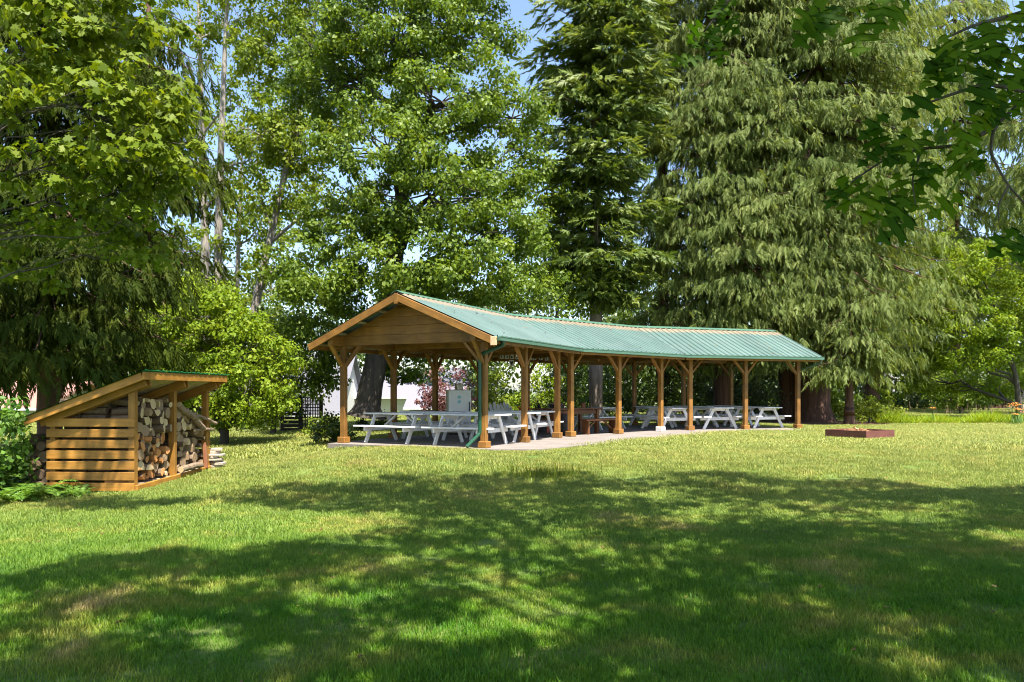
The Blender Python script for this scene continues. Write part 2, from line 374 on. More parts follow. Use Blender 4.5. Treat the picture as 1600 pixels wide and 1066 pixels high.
# ------------------------------------------------------------------ placing timbers
WORLD = {}
def wm(o):
    if o is None: return Matrix.Identity(4)
    if o.name not in WORLD:
        WORLD[o.name] = wm(o.parent) @ Matrix.LocRotScale(o.location, o.rotation_euler, None)
    return WORLD[o.name]
def place(o, Mw):
    L = wm(o.parent).inverted() @ Mw
    o.location = L.to_translation(); o.rotation_euler = L.to_euler(); WORLD[o.name] = Mw.copy()
    return o
_beam = {}
def beam_mesh(L, w, h, bevel=0.006):
    k = (round(L, 3), w, h, bevel)
    if k not in _beam:
        _beam[k] = MB().box(0, L, -w / 2, w / 2, -h / 2, h / 2).mesh('timber', bevel)
    return _beam[k]
def beam(name, a, b, w, h, mat, parent, up=(0, 0, 1), bevel=0.006):
    a = Vector(a); b = Vector(b); d = b - a; L = d.length; d.normalize()
    u = Vector(up); y = u.cross(d)
    if y.length < 1e-4: y = Vector((0, 1, 0)).cross(d)
    y.normalize(); z = d.cross(y)
    Mw = Matrix((( d.x, y.x, z.x, a.x), (d.y, y.y, z.y, a.y), (d.z, y.z, z.z, a.z), (0, 0, 0, 1)))
    me = beam_mesh(L, w, h, bevel)
    if me.materials and me.materials[0] is not mat:
        me = me.copy(); me.materials.clear()
    o = link(name, me, mat, parent)
    return place(o, Mw)

# ------------------------------------------------------------------ pavilion plan
PAV = dict(X0=-0.629, Y0=17.237, a0=1.118, t=(0.361, 0.435), b=2.158, g=(0.705, 1.295), w=3.965)
SEG = []
def plan():
    pos = Vector((PAV['X0'], PAV['Y0'], 0)); a = PAV['a0']
    for s in range(3):
        d = Vector((math.cos(a), math.sin(a), 0)); n = Vector((-d.y, d.x, 0))
        SEG.append(dict(o=pos.copy(), d=d, n=n, a=a, m0=None, m1=None))
        end = pos + d * (2 * PAV['b'])
        if s < 2:
            t = PAV['t'][s]; g = PAV['g'][s]; am = a - t / 2
            F = end + d * (g / 2 / math.cos(t / 2))
            mn = Vector((math.cos(am), math.sin(am), 0))
            SEG[s]['m1'] = (F, mn); nxt = (F, mn)
            pos = end + mn * g; a -= t
            SEG_next = nxt
            SEG[s]['next'] = nxt
    for s in (1, 2): SEG[s]['m0'] = SEG[s - 1]['m1']
plan()
BB, WW = PAV['b'], PAV['w']
OVH, EAVE, EAVE_Z, RIDGE_Z, GOV = 0.58, WW / 2 + 0.58, 2.48, 3.58, 0.60
SLOPE = math.atan2(RIDGE_Z - EAVE_Z, EAVE); SLEN = EAVE / math.cos(SLOPE)
BEAM_LO, BEAM_H = 2.41, 0.24
def loc(s, u, v, z=0.0):
    q = SEG[s]; p = q['o'] + q['d'] * u + q['n'] * v; p.z = z; return p
def u_lim(s, v):
    """u range of segment s on the line at offset v, between its mitres or gable overhangs"""
    q = SEG[s]; out = []
    for key, free in (('m0', -GOV), ('m1', 2 * BB + GOV * (0.9 if s == 2 else 1))):
        if q[key] is None: out.append(free)
        else:
            F, mn = q[key]; base = q['o'] + q['n'] * v
            out.append((F - base).dot(mn) / q['d'].dot(mn))
    return out

# ------------------------------------------------------------------ ground
SLAB = [at(548, 700, 17.9), at(765, 706, 16.2), at(850, 702, 16.83), at(930, 694, 18.5), at(1000, 687, 20.3), at(1080, 679, 22.8), at(1180, 673, 25.1), at(1268, 672, 25.6)]
SLAB = [(p.x, p.y) for p in SLAB]
SLAB[0] = tuple(loc(0, -0.35, WW + 0.22)[:2]); SLAB[1] = tuple(loc(0, -0.38, -0.38)[:2])
for p in (loc(2, 2 * BB + 0.3, WW + 0.3), loc(2, 0, WW + 0.3), loc(1, 2 * BB, WW + 0.3), loc(1, 0, WW + 0.3), loc(0, 2 * BB, WW + 0.3)): SLAB.append((p.x, p.y))
def in_poly(x, y, poly):
    x = np.asarray(x); y = np.asarray(y); c = np.zeros(x.shape, bool); n = len(poly)
    for i in range(n):
        x0, y0 = poly[i]; x1, y1 = poly[(i + 1) % n]
        k = ((y0 > y) != (y1 > y)) & (x < (x1 - x0) * (y - y0) / (y1 - y0 + 1e-12) + x0); c ^= k
    return c

def make_ground():
    xs = np.unique(np.round(np.concatenate([np.linspace(-600, -30, 25), np.linspace(-30, 30, 161), np.linspace(30, 600, 25)]), 3))
    ys = np.unique(np.round(np.concatenate([np.linspace(-200, -5, 14), np.linspace(-5, 45, 151), np.linspace(45, 1200, 30)]), 3))
    X, Y = np.meshgrid(xs, ys); Z = ground_z(X, Y)
    V = np.stack([X, Y, Z], -1).reshape(-1, 3); nx = len(xs)
    i, j = np.meshgrid(np.arange(len(ys) - 1), np.arange(nx - 1), indexing='ij'); a = i * nx + j
    F = np.stack([a, a + 1, a + 1 + nx, a + nx], -1).reshape(-1, 4)
    o = link('ground', np_mesh('ground', V, F, smooth=True), M['ground']); tag(o, kind='structure')
make_ground()
fl = MB().prism(SLAB, -0.22, 0.0).build('pavement', M['concrete']); tag(fl, kind='structure')

# ------------------------------------------------------------------ lawn grass
def blade_patch(name, radius, count, h0, h1, w):
    r = radius * np.sqrt(rng.random(count)); th = rng.random(count) * 2 * math.pi
    bx, by = r * np.cos(th), r * np.sin(th)
    h = h0 + (h1 - h0) * rng.random(count) ** 1.5
    hd = rng.random(count) * 2 * math.pi; lean = h * (0.25 + 0.75 * rng.random(count))
    dx, dy = np.cos(hd), np.sin(hd); wx, wy = -dy * w, dx * w
    z0 = np.full(count, -0.015)
    V = np.stack([
        np.stack([bx - wx, by - wy, z0], -1), np.stack([bx + wx, by + wy, z0], -1),
        np.stack([bx + dx * lean * .35 + wx * .8, by + dy * lean * .35 + wy * .8, h * .6], -1), np.stack([bx + dx * lean * .35 - wx * .8, by + dy * lean * .35 - wy * .8, h * .6], -1),
        np.stack([bx + dx * lean + wx * .15, by + dy * lean + wy * .15, h], -1), np.stack([bx + dx * lean - wx * .15, by + dy * lean - wy * .15, h], -1)], 1)
    b = np.arange(count)[:, None] * 6
    F = np.concatenate([b + np.array([[0, 1, 2, 3]]), b + np.array([[3, 2, 4, 5]])], 0)
    tone = np.repeat(rng.random(count), 6)
    me = np_mesh(name, V.reshape(-1, 3), F, tone); me.materials.append(M['grass'])
    return bpy.data.objects.new(name, me)

def scatter(name, pts, scale, rotz, sources, label, cat):
    """a cloud of points that carries blade tufts"""
    me = bpy.data.meshes.new(name); me.vertices.add(len(pts)); me.vertices.foreach_set('co', np.ascontiguousarray(pts, np.float32).ravel())
    for an, arr in (('sc', scale), ('rz', rotz)):
        a = me.attributes.new(an, 'FLOAT', 'POINT'); a.data.foreach_set('value', np.ascontiguousarray(arr, np.float32))
    a = me.attributes.new('pick', 'INT', 'POINT'); a.data.foreach_set('value', rng.integers(0, len(sources), len(pts)).astype(np.int32))
    o = link(name, me)
    g = bpy.data.node_groups.new(name, 'GeometryNodeTree')
    g.interface.new_socket('Geometry', in_out='INPUT', socket_type='NodeSocketGeometry')
    g.interface.new_socket('Geometry', in_out='OUTPUT', socket_type='NodeSocketGeometry')
    gi = g.nodes.new('NodeGroupInput'); go = g.nodes.new('NodeGroupOutput')
    ip = g.nodes.new('GeometryNodeInstanceOnPoints'); L = g.links
    j = g.nodes.new('GeometryNodeJoinGeometry')
    for s in reversed(sources):
        oi = g.nodes.new('GeometryNodeObjectInfo'); oi.inputs['Object'].default_value = s; oi.inputs['As Instance'].default_value = True
        L.new(oi.outputs['Geometry'], j.inputs[0])
    def attr(nm, t):
        n = g.nodes.new('GeometryNodeInputNamedAttribute'); n.data_type = t; n.inputs['Name'].default_value = nm; return n.outputs[0]
    L.new(gi.outputs[0], ip.inputs['Points']); L.new(j.outputs[0], ip.inputs['Instance'])
    ip.inputs['Pick Instance'].default_value = True; L.new(attr('pick', 'INT'), ip.inputs['Instance Index'])
    cx = g.nodes.new('ShaderNodeCombineXYZ'); L.new(attr('rz', 'FLOAT'), cx.inputs[2])
    L.new(cx.outputs[0], ip.inputs['Rotation']); L.new(attr('sc', 'FLOAT'), ip.inputs['Scale'])
    L.new(ip.outputs[0], go.inputs[0])
    md = o.modifiers.new('tufts', 'NODES'); md.node_group = g
    tag(o, label, cat, kind='stuff')
    return o

def frustum_pts(d0, d1, dens, margin=1.12):
    hw = 800 / FPX * margin
    area = hw * (d1 * d1 - d0 * d0); n = int(area * dens)
    d = np.sqrt(d0 * d0 + rng.random(n) * (d1 * d1 - d0 * d0)); x = (rng.random(n) * 2 - 1) * hw * d
    return x, d
def lawn():
    near = [blade_patch('grass_tuft', 0.20, 230, 0.015, 0.055, 0.0019) for _ in range(4)]
    mid = [blade_patch('grass_tuft', 0.30, 260, 0.018, 0.052, 0.0032) for _ in range(3)]
    far = [blade_patch('grass_tuft', 0.60, 260, 0.02, 0.07, 0.008) for _ in range(3)]
    P = [(p.x, p.y) for p in (Vector((a, b)) for a, b in SLAB)]
    for src, zones in ((near, [(2.6, 9, 55)]), (mid, [(9, 18, 34)]), (far, [(18, 34, 13), (34, 110, 2.2)])):
        XS, DS = [], []
        for d0, d1, dens in zones:
            x, d = frustum_pts(d0, d1, dens); XS.append(x); DS.append(d)
        x = np.concatenate(XS); d = np.concatenate(DS)
        k = ~in_poly(x, d, P)
        k &= ~((np.hypot(x - 13.2, d - 32.2) < 3.2))
        k &= ~((x < -6.65) & (x > -8.5) & (d > 13.3) & (d < 16.3))
        for gx, gy in P:
            pass
        x, d = x[k], d[k]
        thin = np.sin(x * 1.7 + 2.0 * np.sin(d * 0.8)) * np.sin(d * 1.1 + x * 0.6)
        sc = (0.75 + 0.5 * rng.random(len(x))) * (1 + 0.22 * thin)
        pts = np.stack([x, d, ground_z(x, d)], -1)
        nm = {id(near): 'lawn_grass', id(mid): 'lawn_grass', id(far): 'lawn_grass'}[id(src)]
        lab = 'short mown green grass of the shaded lawn in front' if src is near else 'mown lawn grass around the woodshed and below the pavilion' if src is mid else 'sunlit mown grass around the pavilion and beyond'
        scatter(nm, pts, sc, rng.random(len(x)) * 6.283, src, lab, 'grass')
lawn()

# ------------------------------------------------------------------ pavilion
def make_pavilion():
    c = loc(1, BB, WW / 2)
    root = empty('picnic_pavilion', (c.x, c.y, 0))
    tag(root, 'long curved open timber picnic pavilion with green metal roof', 'pavilion')
    st = M['stain']
    plinth_me = MB().box(-.115, .115, -.115, .115, 0, .15).mesh('plinth', 0.012); plinth_me.materials.append(st)
    roof = None
    for s in range(3):
        q = SEG[s]; d, n, a = q['d'], q['n'], q['a']
        # posts with plinths and braces
        for row, v in ((0, 0.0), (1, WW)):
            for k in range(3):
                u = k * BB
                p = beam('post', loc(s, u, v, 0.0), loc(s, u, v, BEAM_LO), 0.138, 0.138, st, root, up=n, bevel=0.01)
                pl = link('plinth', plinth_me, None, p)
                place(pl, Matrix.Translation(loc(s, u, v, 0.0)) @ Matrix.Rotation(a, 4, 'Z'))
                if s == 1 and k == 2 and row == 0:
                    pl.data = plinth_me.copy(); pl.data.materials.clear(); pl.data.materials.append(M['white_paint'])
                    pl['label'] = 'post foot with worn white paint'
                for sg in (-1, 1):
                    lo, hi = u_lim(s, v)
                    if not (lo < u + sg * 0.55 < hi): continue
                    beam('brace', loc(s, u + sg * 0.06, v, BEAM_LO - 0.50), loc(s, u + sg * 0.52, v, BEAM_LO + 0.02), 0.07, 0.09, st, root, up=n)
                if (s == 0 and k == 0):
                    sg = 1 if row == 0 else -1
                    beam('brace', loc(s, u, v + sg * 0.06, BEAM_LO - 0.50), loc(s, u, v + sg * 0.52, BEAM_LO + 0.02), 0.07, 0.09, st, root, up=d)
            lo, hi = u_lim(s, v)
            lo = max(lo, -GOV * 0.9) if s == 0 else lo + 0.003
            hi = min(hi, 2 * BB + GOV * 0.9) if s == 2 else hi - 0.003
            beam('beam', loc(s, lo, v, BEAM_LO + BEAM_H / 2), loc(s, hi, v, BEAM_LO + BEAM_H / 2), 0.13, BEAM_H, st, root)
        for k in range(3):
            if s == 0 and k == 0: continue
            beam('tie_beam', loc(s, k * BB, 0.07, BEAM_LO + 0.11), loc(s, k * BB, WW - 0.07, BEAM_LO + 0.11), 0.12, 0.19, st, root)
        # rafters and purlins under the sheets
        zr = lambda v, drop: RIDGE_Z - abs(v - WW / 2) * math.tan(SLOPE) - drop
        for k in range(5):
            u = k * BB / 2 + (0.1 if (s == 0 and k == 0) else 0)
            for v in (-OVH * 0.85, WW + OVH * 0.85):
                beam('rafter', loc(s, u, WW / 2, zr(WW / 2, 0.17)), loc(s, u, v, zr(v, 0.17)), 0.05, 0.13, st, root)
        for side in (-1, 1):
            for k in range(5):
                v = WW / 2 + side * (0.12 + k * (EAVE - 0.2) / 4)
                lo, hi = u_lim(s, v)
                beam('purlin', loc(s, lo + 0.03, v, zr(v, 0.075)), loc(s, hi - 0.03, v, zr(v, 0.075)), 0.09, 0.045, M['sheathing'], root, bevel=0.003)
    # near gable: horizontal lap boards between tie beam and rake
    zr = lambda v, drop: RIDGE_Z - abs(v - WW / 2) * math.tan(SLOPE) - drop
    z = BEAM_LO; hs = [0.23, 0.215, 0.215, 0.215, 0.19]
    q = SEG[0]
    for i, h in enumerate(hs):
        def half(zz): return min(WW / 2 + 0.02, max(0.02, (RIDGE_Z - 0.10 - zz) / math.tan(SLOPE)))
        a0, a1 = half(z + 0.004), half(z + h)
        mb = MB(); t0, t1 = (0.012, 0.065)
        V = []
        for x, off in ((-t1 if i else -0.085, 0), (-t0, 0)):
            e = 0.03 if (x == -t1 and i) else 0.0; V += [(-a0, x, 0), (a0, x, 0), (a1, x + e, h - 0.006), (-a1, x + e, h - 0.006)]
        mb.add(V, [(0, 1, 2, 3), (7, 6, 5, 4), (0, 4, 5, 1), (1, 5, 6, 2), (2, 6, 7, 3), (3, 7, 4, 0)])
        o = mb.build('gable_board', st, root)
        # object x = towards the front row, y = along -d outward
        p = loc(0, 0, WW / 2, z + 0.003)
        Mw = Matrix(((-q['n'].x, q['d'].x, 0, p.x), (-q['n'].y, q['d'].y, 0, p.y), (0, 0, 1, p.z), (0, 0, 0, 1)))
        place(o, Mw); z += h
    for s, u, sg in ((0, -GOV, -1), (2, 2 * BB + GOV * 0.9, 1)):
        for v in (-OVH - 0.02, WW + OVH + 0.02):
            side = -1 if v < 0 else 1
            beam('fascia_board', loc(s, u, WW / 2 + side * 0.0, RIDGE_Z - 0.12), loc(s, u, v, zr(v, 0.12)), 0.045, 0.16, st, root)
    o = beam('ridge_end_block', loc(0, -GOV - 0.03, WW / 2, RIDGE_Z - 0.16), loc(0, -GOV + 0.35, WW / 2, RIDGE_Z - 0.16), 0.10, 0.24, st, root)
    o = beam('beam_end', loc(0, -GOV - 0.028, -OVH + 0.03, EAVE_Z - 0.11), loc(0, -GOV + 0.02, -OVH + 0.03, EAVE_Z - 0.11), 0.14, 0.19, M['end_wood'], root)
    # roof sheets
    rc = loc(1, BB, WW / 2)
    roof = empty('roof', (0, 0, RIDGE_Z)); roof.parent = root
    pw, nr, rh, rw = 0.90, 4, 0.028, 0.030
    for s in range(3):
        q = SEG[s]
        for side in (-1, 1):
            y = (q['n'] * side * math.cos(SLOPE)) + Vector((0, 0, -math.sin(SLOPE)))
            x = q['d'].copy()
            z = x.cross(y); flip = z.z < 0
            if flip: x = -x; z = -z
            org = loc(s, 0, WW / 2, RIDGE_Z)
            Mw = Matrix(((x.x, y.x, z.x, org.x), (x.y, y.y, z.y, org.y), (x.z, y.z, z.z, org.z), (0, 0, 0, 1)))
            ul = [u_lim(s, WW / 2 + side * e) for e in (0, EAVE)]
            lo = min(ul[0][0], ul[1][0]); hi = max(ul[0][1], ul[1][1])
            npan = int(math.ceil((hi - lo) / pw))
            for k in range(npan):
                u0 = lo + k * pw; u1 = min(hi, u0 + pw - 0.004)
                if u1 - u0 < 0.03: continue
                prof = [(0.0, 0.0)]
                for r in range(nr):
                    c0 = (r + 0.5) * pw / nr
                    prof += [(c0 - rw, 0), (c0 - rw * .5, rh), (c0 + rw * .5, rh), (c0 + rw, 0)]
                prof += [(pw - 0.004, 0)]
                prof = [(u0 + a, b) for a, b in prof if u0 + a <= u1 + 1e-6]
                if prof[-1][0] < u1 - 1e-4: prof.append((u1, prof[-1][1]))
                if flip: prof = [(-a, b) for a, b in prof]
                bm = bmesh.new(); top, bot = [], []
                drop = 0.0
                for yy in (0.0, SLEN):
                    top.append([bm.verts.new((a, yy, b + drop)) for a, b in prof]); bot.append([bm.verts.new((a, yy, b + drop - 0.004)) for a, b in prof])
                m = len(prof)
                for i in range(m - 1):
                    bm.faces.new((top[0][i], top[0][i + 1], top[1][i + 1], top[1][i])); bm.faces.new((bot[0][i], bot[1][i], bot[1][i + 1], bot[0][i + 1]))
                    bm.faces.new((top[1][i], top[1][i + 1], bot[1][i + 1], bot[1][i])); bm.faces.new((top[0][i], bot[0][i], bot[0][i + 1], top[0][i + 1]))
                for key, keep in (('m0', 1), ('m1', -1)):
                    if q[key] is None: continue
                    F, mn = q[key]; Mi = Mw.inverted()
                    co = Mi @ (F + mn * (0.004 * keep)); no = Mi.to_3x3() @ mn
                    bmesh.ops.bisect_plane(bm, geom=list(bm.verts) + list(bm.edges) + list(bm.faces), plane_co=co, plane_no=no * (-keep), clear_outer=True)
                if len(bm.faces) < 2: bm.free(); continue
                bmesh.ops.recalc_face_normals(bm, faces=bm.faces)
                me = bpy.data.meshes.new('roof_panel'); bm.to_mesh(me); bm.free()
                o = link('roof_panel', me, M['roof'], roof); place(o, Mw)
        # ridge cap, gutters
        lo, hi = u_lim(s, WW / 2)
        a, b = loc(s, lo + 0.002, WW / 2, RIDGE_Z), loc(s, hi - 0.002, WW / 2, RIDGE_Z)
        L = (b - a).length; hw, dz = 0.15, 0.15 * math.tan(SLOPE)
        prof = [(-hw, -dz + 0.034), (0, 0.042), (hw, -dz + 0.034), (hw, -dz + 0.028), (0, 0.034), (-hw, -dz + 0.028)]
        mb = MB(); V = [(xx, p[0], p[1]) for xx in (0, L) for p in prof]
        mb.add(V, [(0, 1, 2, 3, 4, 5), (11, 10, 9, 8, 7, 6)] + [(i, i + 6, (i + 1) % 6 + 6, (i + 1) % 6) for i in range(6)])
        o = mb.build('ridge_cap', M['gutter'], roof)
        place(o, Matrix.Translation(a) @ Matrix.Rotation(q['a'], 4, 'Z'))
        for v in (-OVH - 0.06, WW + OVH + 0.06):
            lo, hi = u_lim(s, v)
            if s == 0: lo += 0.06
            a, b = loc(s, lo + 0.002, v, EAVE_Z - 0.10), loc(s, hi - 0.002, v, EAVE_Z - 0.10); L = (b - a).length
            mb = MB()
            mb.box(0, L, -.055, .055, 0, .006); mb.box(0, L, -.061, -.055, 0, .095); mb.box(0, L, .055, .061, 0, .095)
            mb.box(0, .006, -.055, .055, .006, .09); mb.box(L - .006, L, -.055, .055, .006, .09)
            mb.box(0, L, -.068, -.061, .075, .097); mb.box(0, L, .061, .068, .075, .097)
            o = mb.build('gutter', M['gutter'], root); place(o, Matrix.Translation(a) @ Matrix.Rotation(q['a'], 4, 'Z'))
            vb = -OVH + 0.01 if v < 0 else WW + OVH - 0.01
            lo, hi = u_lim(s, vb)
            beam('fascia_board', loc(s, lo + 0.03, vb, EAVE_Z - 0.10), loc(s, hi - 0.03, vb, EAVE_Z - 0.10), 0.03, 0.13, st, root)
    # green rain pipe at the near corner
    def pipe(name, pts, r, mat, lab=None):
        P = [Vector(p) for p in pts]; Q = [P[0]]
        for i in range(1, len(P) - 1):
            a, b, c2 = P[i - 1], P[i], P[i + 1]; k = min(0.06, (b - a).length / 2.2, (c2 - b).length / 2.2)
            Q += [b + (a - b).normalized() * k, b * 0.6 + (a + (b - a) * (1 - k / (b - a).length)) * .2 + (c2 + (b - c2) * (1 - k / (b - c2).length)) * .2, b + (c2 - b).normalized() * k]
        Q.append(P[-1])
        mb = MB().tube(Q, r, 10); o = mb.build(name, mat, root, smooth=False); place(o, Matrix.Identity(4))
        if lab: o['label'] = lab
    g0 = loc(0, -0.32, -OVH - 0.06, EAVE_Z - 0.10)
    pp = loc(0, -0.125, 0.045)
    pipe('downpipe', [g0, g0 + Vector((0, 0, -0.09)), Vector((pp.x, pp.y, 2.10)), Vector((pp.x, pp.y, 0.33)), loc(0, -0.42, 0.22, 0.04)], 0.042, M['green_metal'], 'dark green rain pipe on the near corner post')
    g1 = loc(2, 2 * BB + 0.45, -OVH - 0.06, EAVE_Z - 0.10)
    pipe('downpipe', [g1, g1 + Vector((0, 0, -0.10)), loc(2, 2 * BB + 0.09, 0, 2.02)], 0.03, M['gutter'])
    return root
pavilion = make_pavilion()

# ------------------------------------------------------------------ foliage builders (numpy)
def unit(v): return v / (np.linalg.norm(v, axis=-1, keepdims=True) + 1e-9)
def rvec(n): return unit(rng.normal(size=(n, 3)))

def kites(c, nrm, d, L, Wd, fold=0.15):
    """one folded four-point leaf per row"""
    nrm = unit(nrm); d = unit(d - nrm * (d * nrm).sum(-1, keepdims=True)); x = np.cross(nrm, d)
    L = np.asarray(L)[:, None]; Wd = np.asarray(Wd)[:, None]
    V = np.stack([c - d * L * .5, c + x * Wd * .5 - nrm * L * fold - d * L * .05, c + d * L * .5 - nrm * L * fold * .8, c - x * Wd * .5 - nrm * L * fold - d * L * .05], 1)
    n = len(c); F = np.arange(n * 4).reshape(n, 4)
    return V.reshape(-1, 3), F

def slivers(c, nrm, d, L, Wd):
    """one narrow pointed strip per row"""
    d = unit(d); x = unit(np.cross(nrm, d)); L = np.asarray(L)[:, None]; Wd = np.asarray(Wd)[:, None]
    V = np.stack([c - d * L * .5 - x * Wd * .5, c - d * L * .5 + x * Wd * .5, c + d * L * .5], 1)
    return V.reshape(-1, 3), np.arange(len(c) * 3).reshape(-1, 3)

LOBED = np.array([(0, -.5), (.13, -.22), (.42, -.30), (.30, -.05), (.52, .12), (.24, .16), (.22, .36), (0, .55), (-.22, .36), (-.24, .16), (-.52, .12), (-.30, -.05), (-.42, -.30), (-.13, -.22)])
def lobed(c, nrm, d, L):
    nrm = unit(nrm); d = unit(d - nrm * (d * nrm).sum(-1, keepdims=True)); x = np.cross(nrm, d)
    L = np.asarray(L)[:, None, None]; P = LOBED
    bend = -(np.abs(P[:, 0]) * .35 + np.maximum(P[:, 1], 0) ** 2 * .5)
    V = c[:, None] + L * (x[:, None] * P[None, :, 0, None] + d[:, None] * P[None, :, 1, None] + nrm[:, None] * bend[None, :, None])
    n, k = len(c), len(P)
    return V.reshape(-1, 3), np.arange(n * k).reshape(n, k)

def clump_leaves(cc, rc, per, size, flat=0.65, up=0.75, out=0.9, jit=0.7, ctr=None, shape='kite', aspect=0.62, droop=0.35):
    """leaves round clump centres cc (m,3) of radius rc (m,)"""
    m = len(cc); idx = np.repeat(np.arange(m), per); n = len(idx)
    off = rvec(n) * (rng.random(n)[:, None] ** 0.45); off[:, 2] *= flat
    p = cc[idx] + off * rc[idx][:, None]
    o = unit(off); nr = unit(np.array([0, 0, up]) + o * out + rng.normal(size=(n, 3)) * jit * 0.6)
    d = unit(o * 1.0 + rng.normal(size=(n, 3)) * .6 + np.array([0, 0, -droop]))
    L = size * (0.6 + 0.7 * rng.random(n))
    ct = rng.random(m)
    tone = np.clip(0.55 * rng.random(n) + 0.45 * ct[idx], 0, 1)
    if shape == 'kite':
        V, F = kites(p, nr, d, L, L * aspect); tone = np.repeat(tone, 4)
    else:
        V, F = lobed(p, nr, d, L); tone = np.repeat(tone, len(LOBED))
    return V, F, tone

class Parts:
    def __init__(s): s.V = []; s.F = []; s.T = []; s.n = 0
    def add(s, V, F, T=None):
        s.V.append(V); s.F.append(F + s.n); s.T.append(np.zeros(len(V)) if T is None else T); s.n += len(V)
    def mesh(s, name, smooth=False):
        return np_mesh(name, np.concatenate(s.V), np.concatenate(s.F), np.concatenate(s.T), smooth)

def make_plant(name, label, cat, base, wood, leaf, barkm, leafm, group=None, trunkname='trunk', crownname='crown'):
    root = empty(name, base); tag(root, label, cat, group)
    if wood is not None and wood.n:
        o = link(trunkname, wood.mesh('trunk', True), barkm, root); o.location = -Vector(base)
    if leaf is not None and leaf.n:
        o = link(crownname, leaf.mesh('crown'), leafm, root); o.location = -Vector(base)
    return root

def curve(a, b, sag=0.0, k=7, wob=0.05):
    a = np.array(a, float); b = np.array(b, float); t = np.linspace(0, 1, k)[:, None]
    L = np.linalg.norm(b - a)
    P = a + (b - a) * t; P[:, 2] += sag * L * (4 * t * (1 - t))[:, 0]
    P[1:-1] += rng.normal(size=(k - 2, 3)) * wob * L
    return P

def broadleaf(name, label, base_px, trunk_path, r0, lobes, leafm, barkm, cat='tree', size=0.14, per=60, clump_r=0.55, dens=1.0, shape='kite', group=None, limbs=True, aspect=0.62, inner=0.35, nseg=10, flat=.65, up=.40, back=0.5, twig=0.35, limb=1.0):
    """trunk_path: [(px,py,D)...]; lobes: [(px,py,rx_px,ry_px,D[,weight])...]"""
    wood, leaf = Parts(), Parts()
    T = np.array([tuple(at(*p)) for p in trunk_path])
    base = T[0].copy()
    k = max(12, len(T) * 5); tt = np.linspace(0, len(T) - 1, k)
    TP = np.stack([np.interp(tt, np.arange(len(T)), T[:, i]) for i in range(3)], -1)
    TP[1:-1] = (TP[:-2] + TP[1:-1] * 2 + TP[2:]) / 4
    rad = r0 * (1 - 0.82 * np.linspace(0, 1, k) ** 0.9); rad[0] *= 1.45; rad[1] *= 1.15
    V, F = tube_np(TP, rad, nseg); wood.add(V, F)
    for lb in lobes:
        px, py, rx, ry, D = lb[:5]; wgt = lb[5] if len(lb) > 5 else 1.0
        c = np.array(tuple(at(px, py, D))); R3 = np.array([rx * D / FPX, 0.5 * (rx + ry) * D / FPX, ry * D / FPX])
        area = 4 * math.pi * ((R3[0] * R3[1]) ** 1.6 / 3 + (R3[0] * R3[2]) ** 1.6 / 3 + (R3[1] * R3[2]) ** 1.6 / 3) ** (1 / 1.6)
        m = max(5, int(area / (math.pi * clump_r ** 2) * 1.35 * dens * wgt))
        u = rvec(m); u[:, 2] = np.where(u[:, 2] < -0.5, u[:, 2] * .6, u[:, 2])
        keep = (u[:, 1] < 0.35) | (rng.random(m) < back); u = u[keep]; m = len(u)
        rr = inner + (1 - inner) * rng.random(m) ** 0.4
        bumpy = 1 + 0.22 * np.sin(u[:, 0] * 5 + px) * np.cos(u[:, 2] * 4 + py) + 0.12 * rng.normal(size=m)
        cc = c + u * R3 * (rr * bumpy)[:, None]
        cc[:, 2] = np.maximum(cc[:, 2], ground_z(cc[:, 0], cc[:, 1]) + 0.12)
        rc = clump_r * (0.55 + 0.75 * rng.random(m))
        V, F, tn = clump_leaves(cc, rc, per, size, shape=shape, aspect=aspect, flat=flat, up=up); leaf.add(V, F, tn)
        if limbs and not (T[-1][2] - base[2] > 8 and c[2] < base[2] + 4.6):
            # limb leaves the trunk below the lobe
            zt = c[2] - 0.35 * np.linalg.norm(c[:2] - TP[:, :2].mean(0)) - R3[2] * .4
            i = int(np.argmin(np.abs(TP[:, 2] - zt))); i = min(max(i, 2), k - 2)
            rl = limb * min(rad[i] * 0.6, 0.05 + 0.035 * R3.max())
            CP = curve(TP[i], c, 0.08, 8, 0.03); V, F = tube_np(CP, np.linspace(rl, rl * .3, 8), 6); wood.add(V, F)
            for j in np.where(rng.random(m) < twig)[0]:
                q = CP[rng.integers(3, 8)]; V, F = tube_np(curve(q, cc[j], 0.05, 5, 0.05), np.linspace(rl * .32, 0.008, 5), 4); wood.add(V, F)
    return make_plant(name, label, cat, tuple(base), wood, leaf, barkm, leafm, group)

def fronds(b, d, lat, L, wd, K=8):
    """flat drooping sprays: K narrow strips each, along a stem b + d*L"""
    n = len(b); d = unit(d); lat = unit(lat - d * (lat * d).sum(-1, keepdims=True)); nr = np.cross(d, lat)
    VV, FF, base = [], [], 0
    C_, N_, D_, L_, W_ = [], [], [], [], []
    for k in range(K):
        t = (k + 0.5) / K; sg = 1 if k % 2 else -1
        sd = unit(d * (0.75 + .2 * rng.random((n, 1))) + lat * sg * (0.80 * (1.05 - t)) + rng.normal(size=(n, 3)) * .14 + np.array([0, 0, -0.18]))
        ln = L * (0.42 * (1 - .45 * t)) * (.75 + .5 * rng.random(n))
        st = b + d * (L * t * .85)[:, None]
        C_.append(st + sd * ln[:, None] * .5); D_.append(sd); N_.append(nr + rng.normal(size=(n, 3)) * .35); L_.append(ln); W_.append(wd * (.8 + .5 * rng.random(n)))
    V, F = slivers(np.concatenate(C_), np.concatenate(N_), np.concatenate(D_), np.concatenate(L_), np.concatenate(W_))
    return V, F

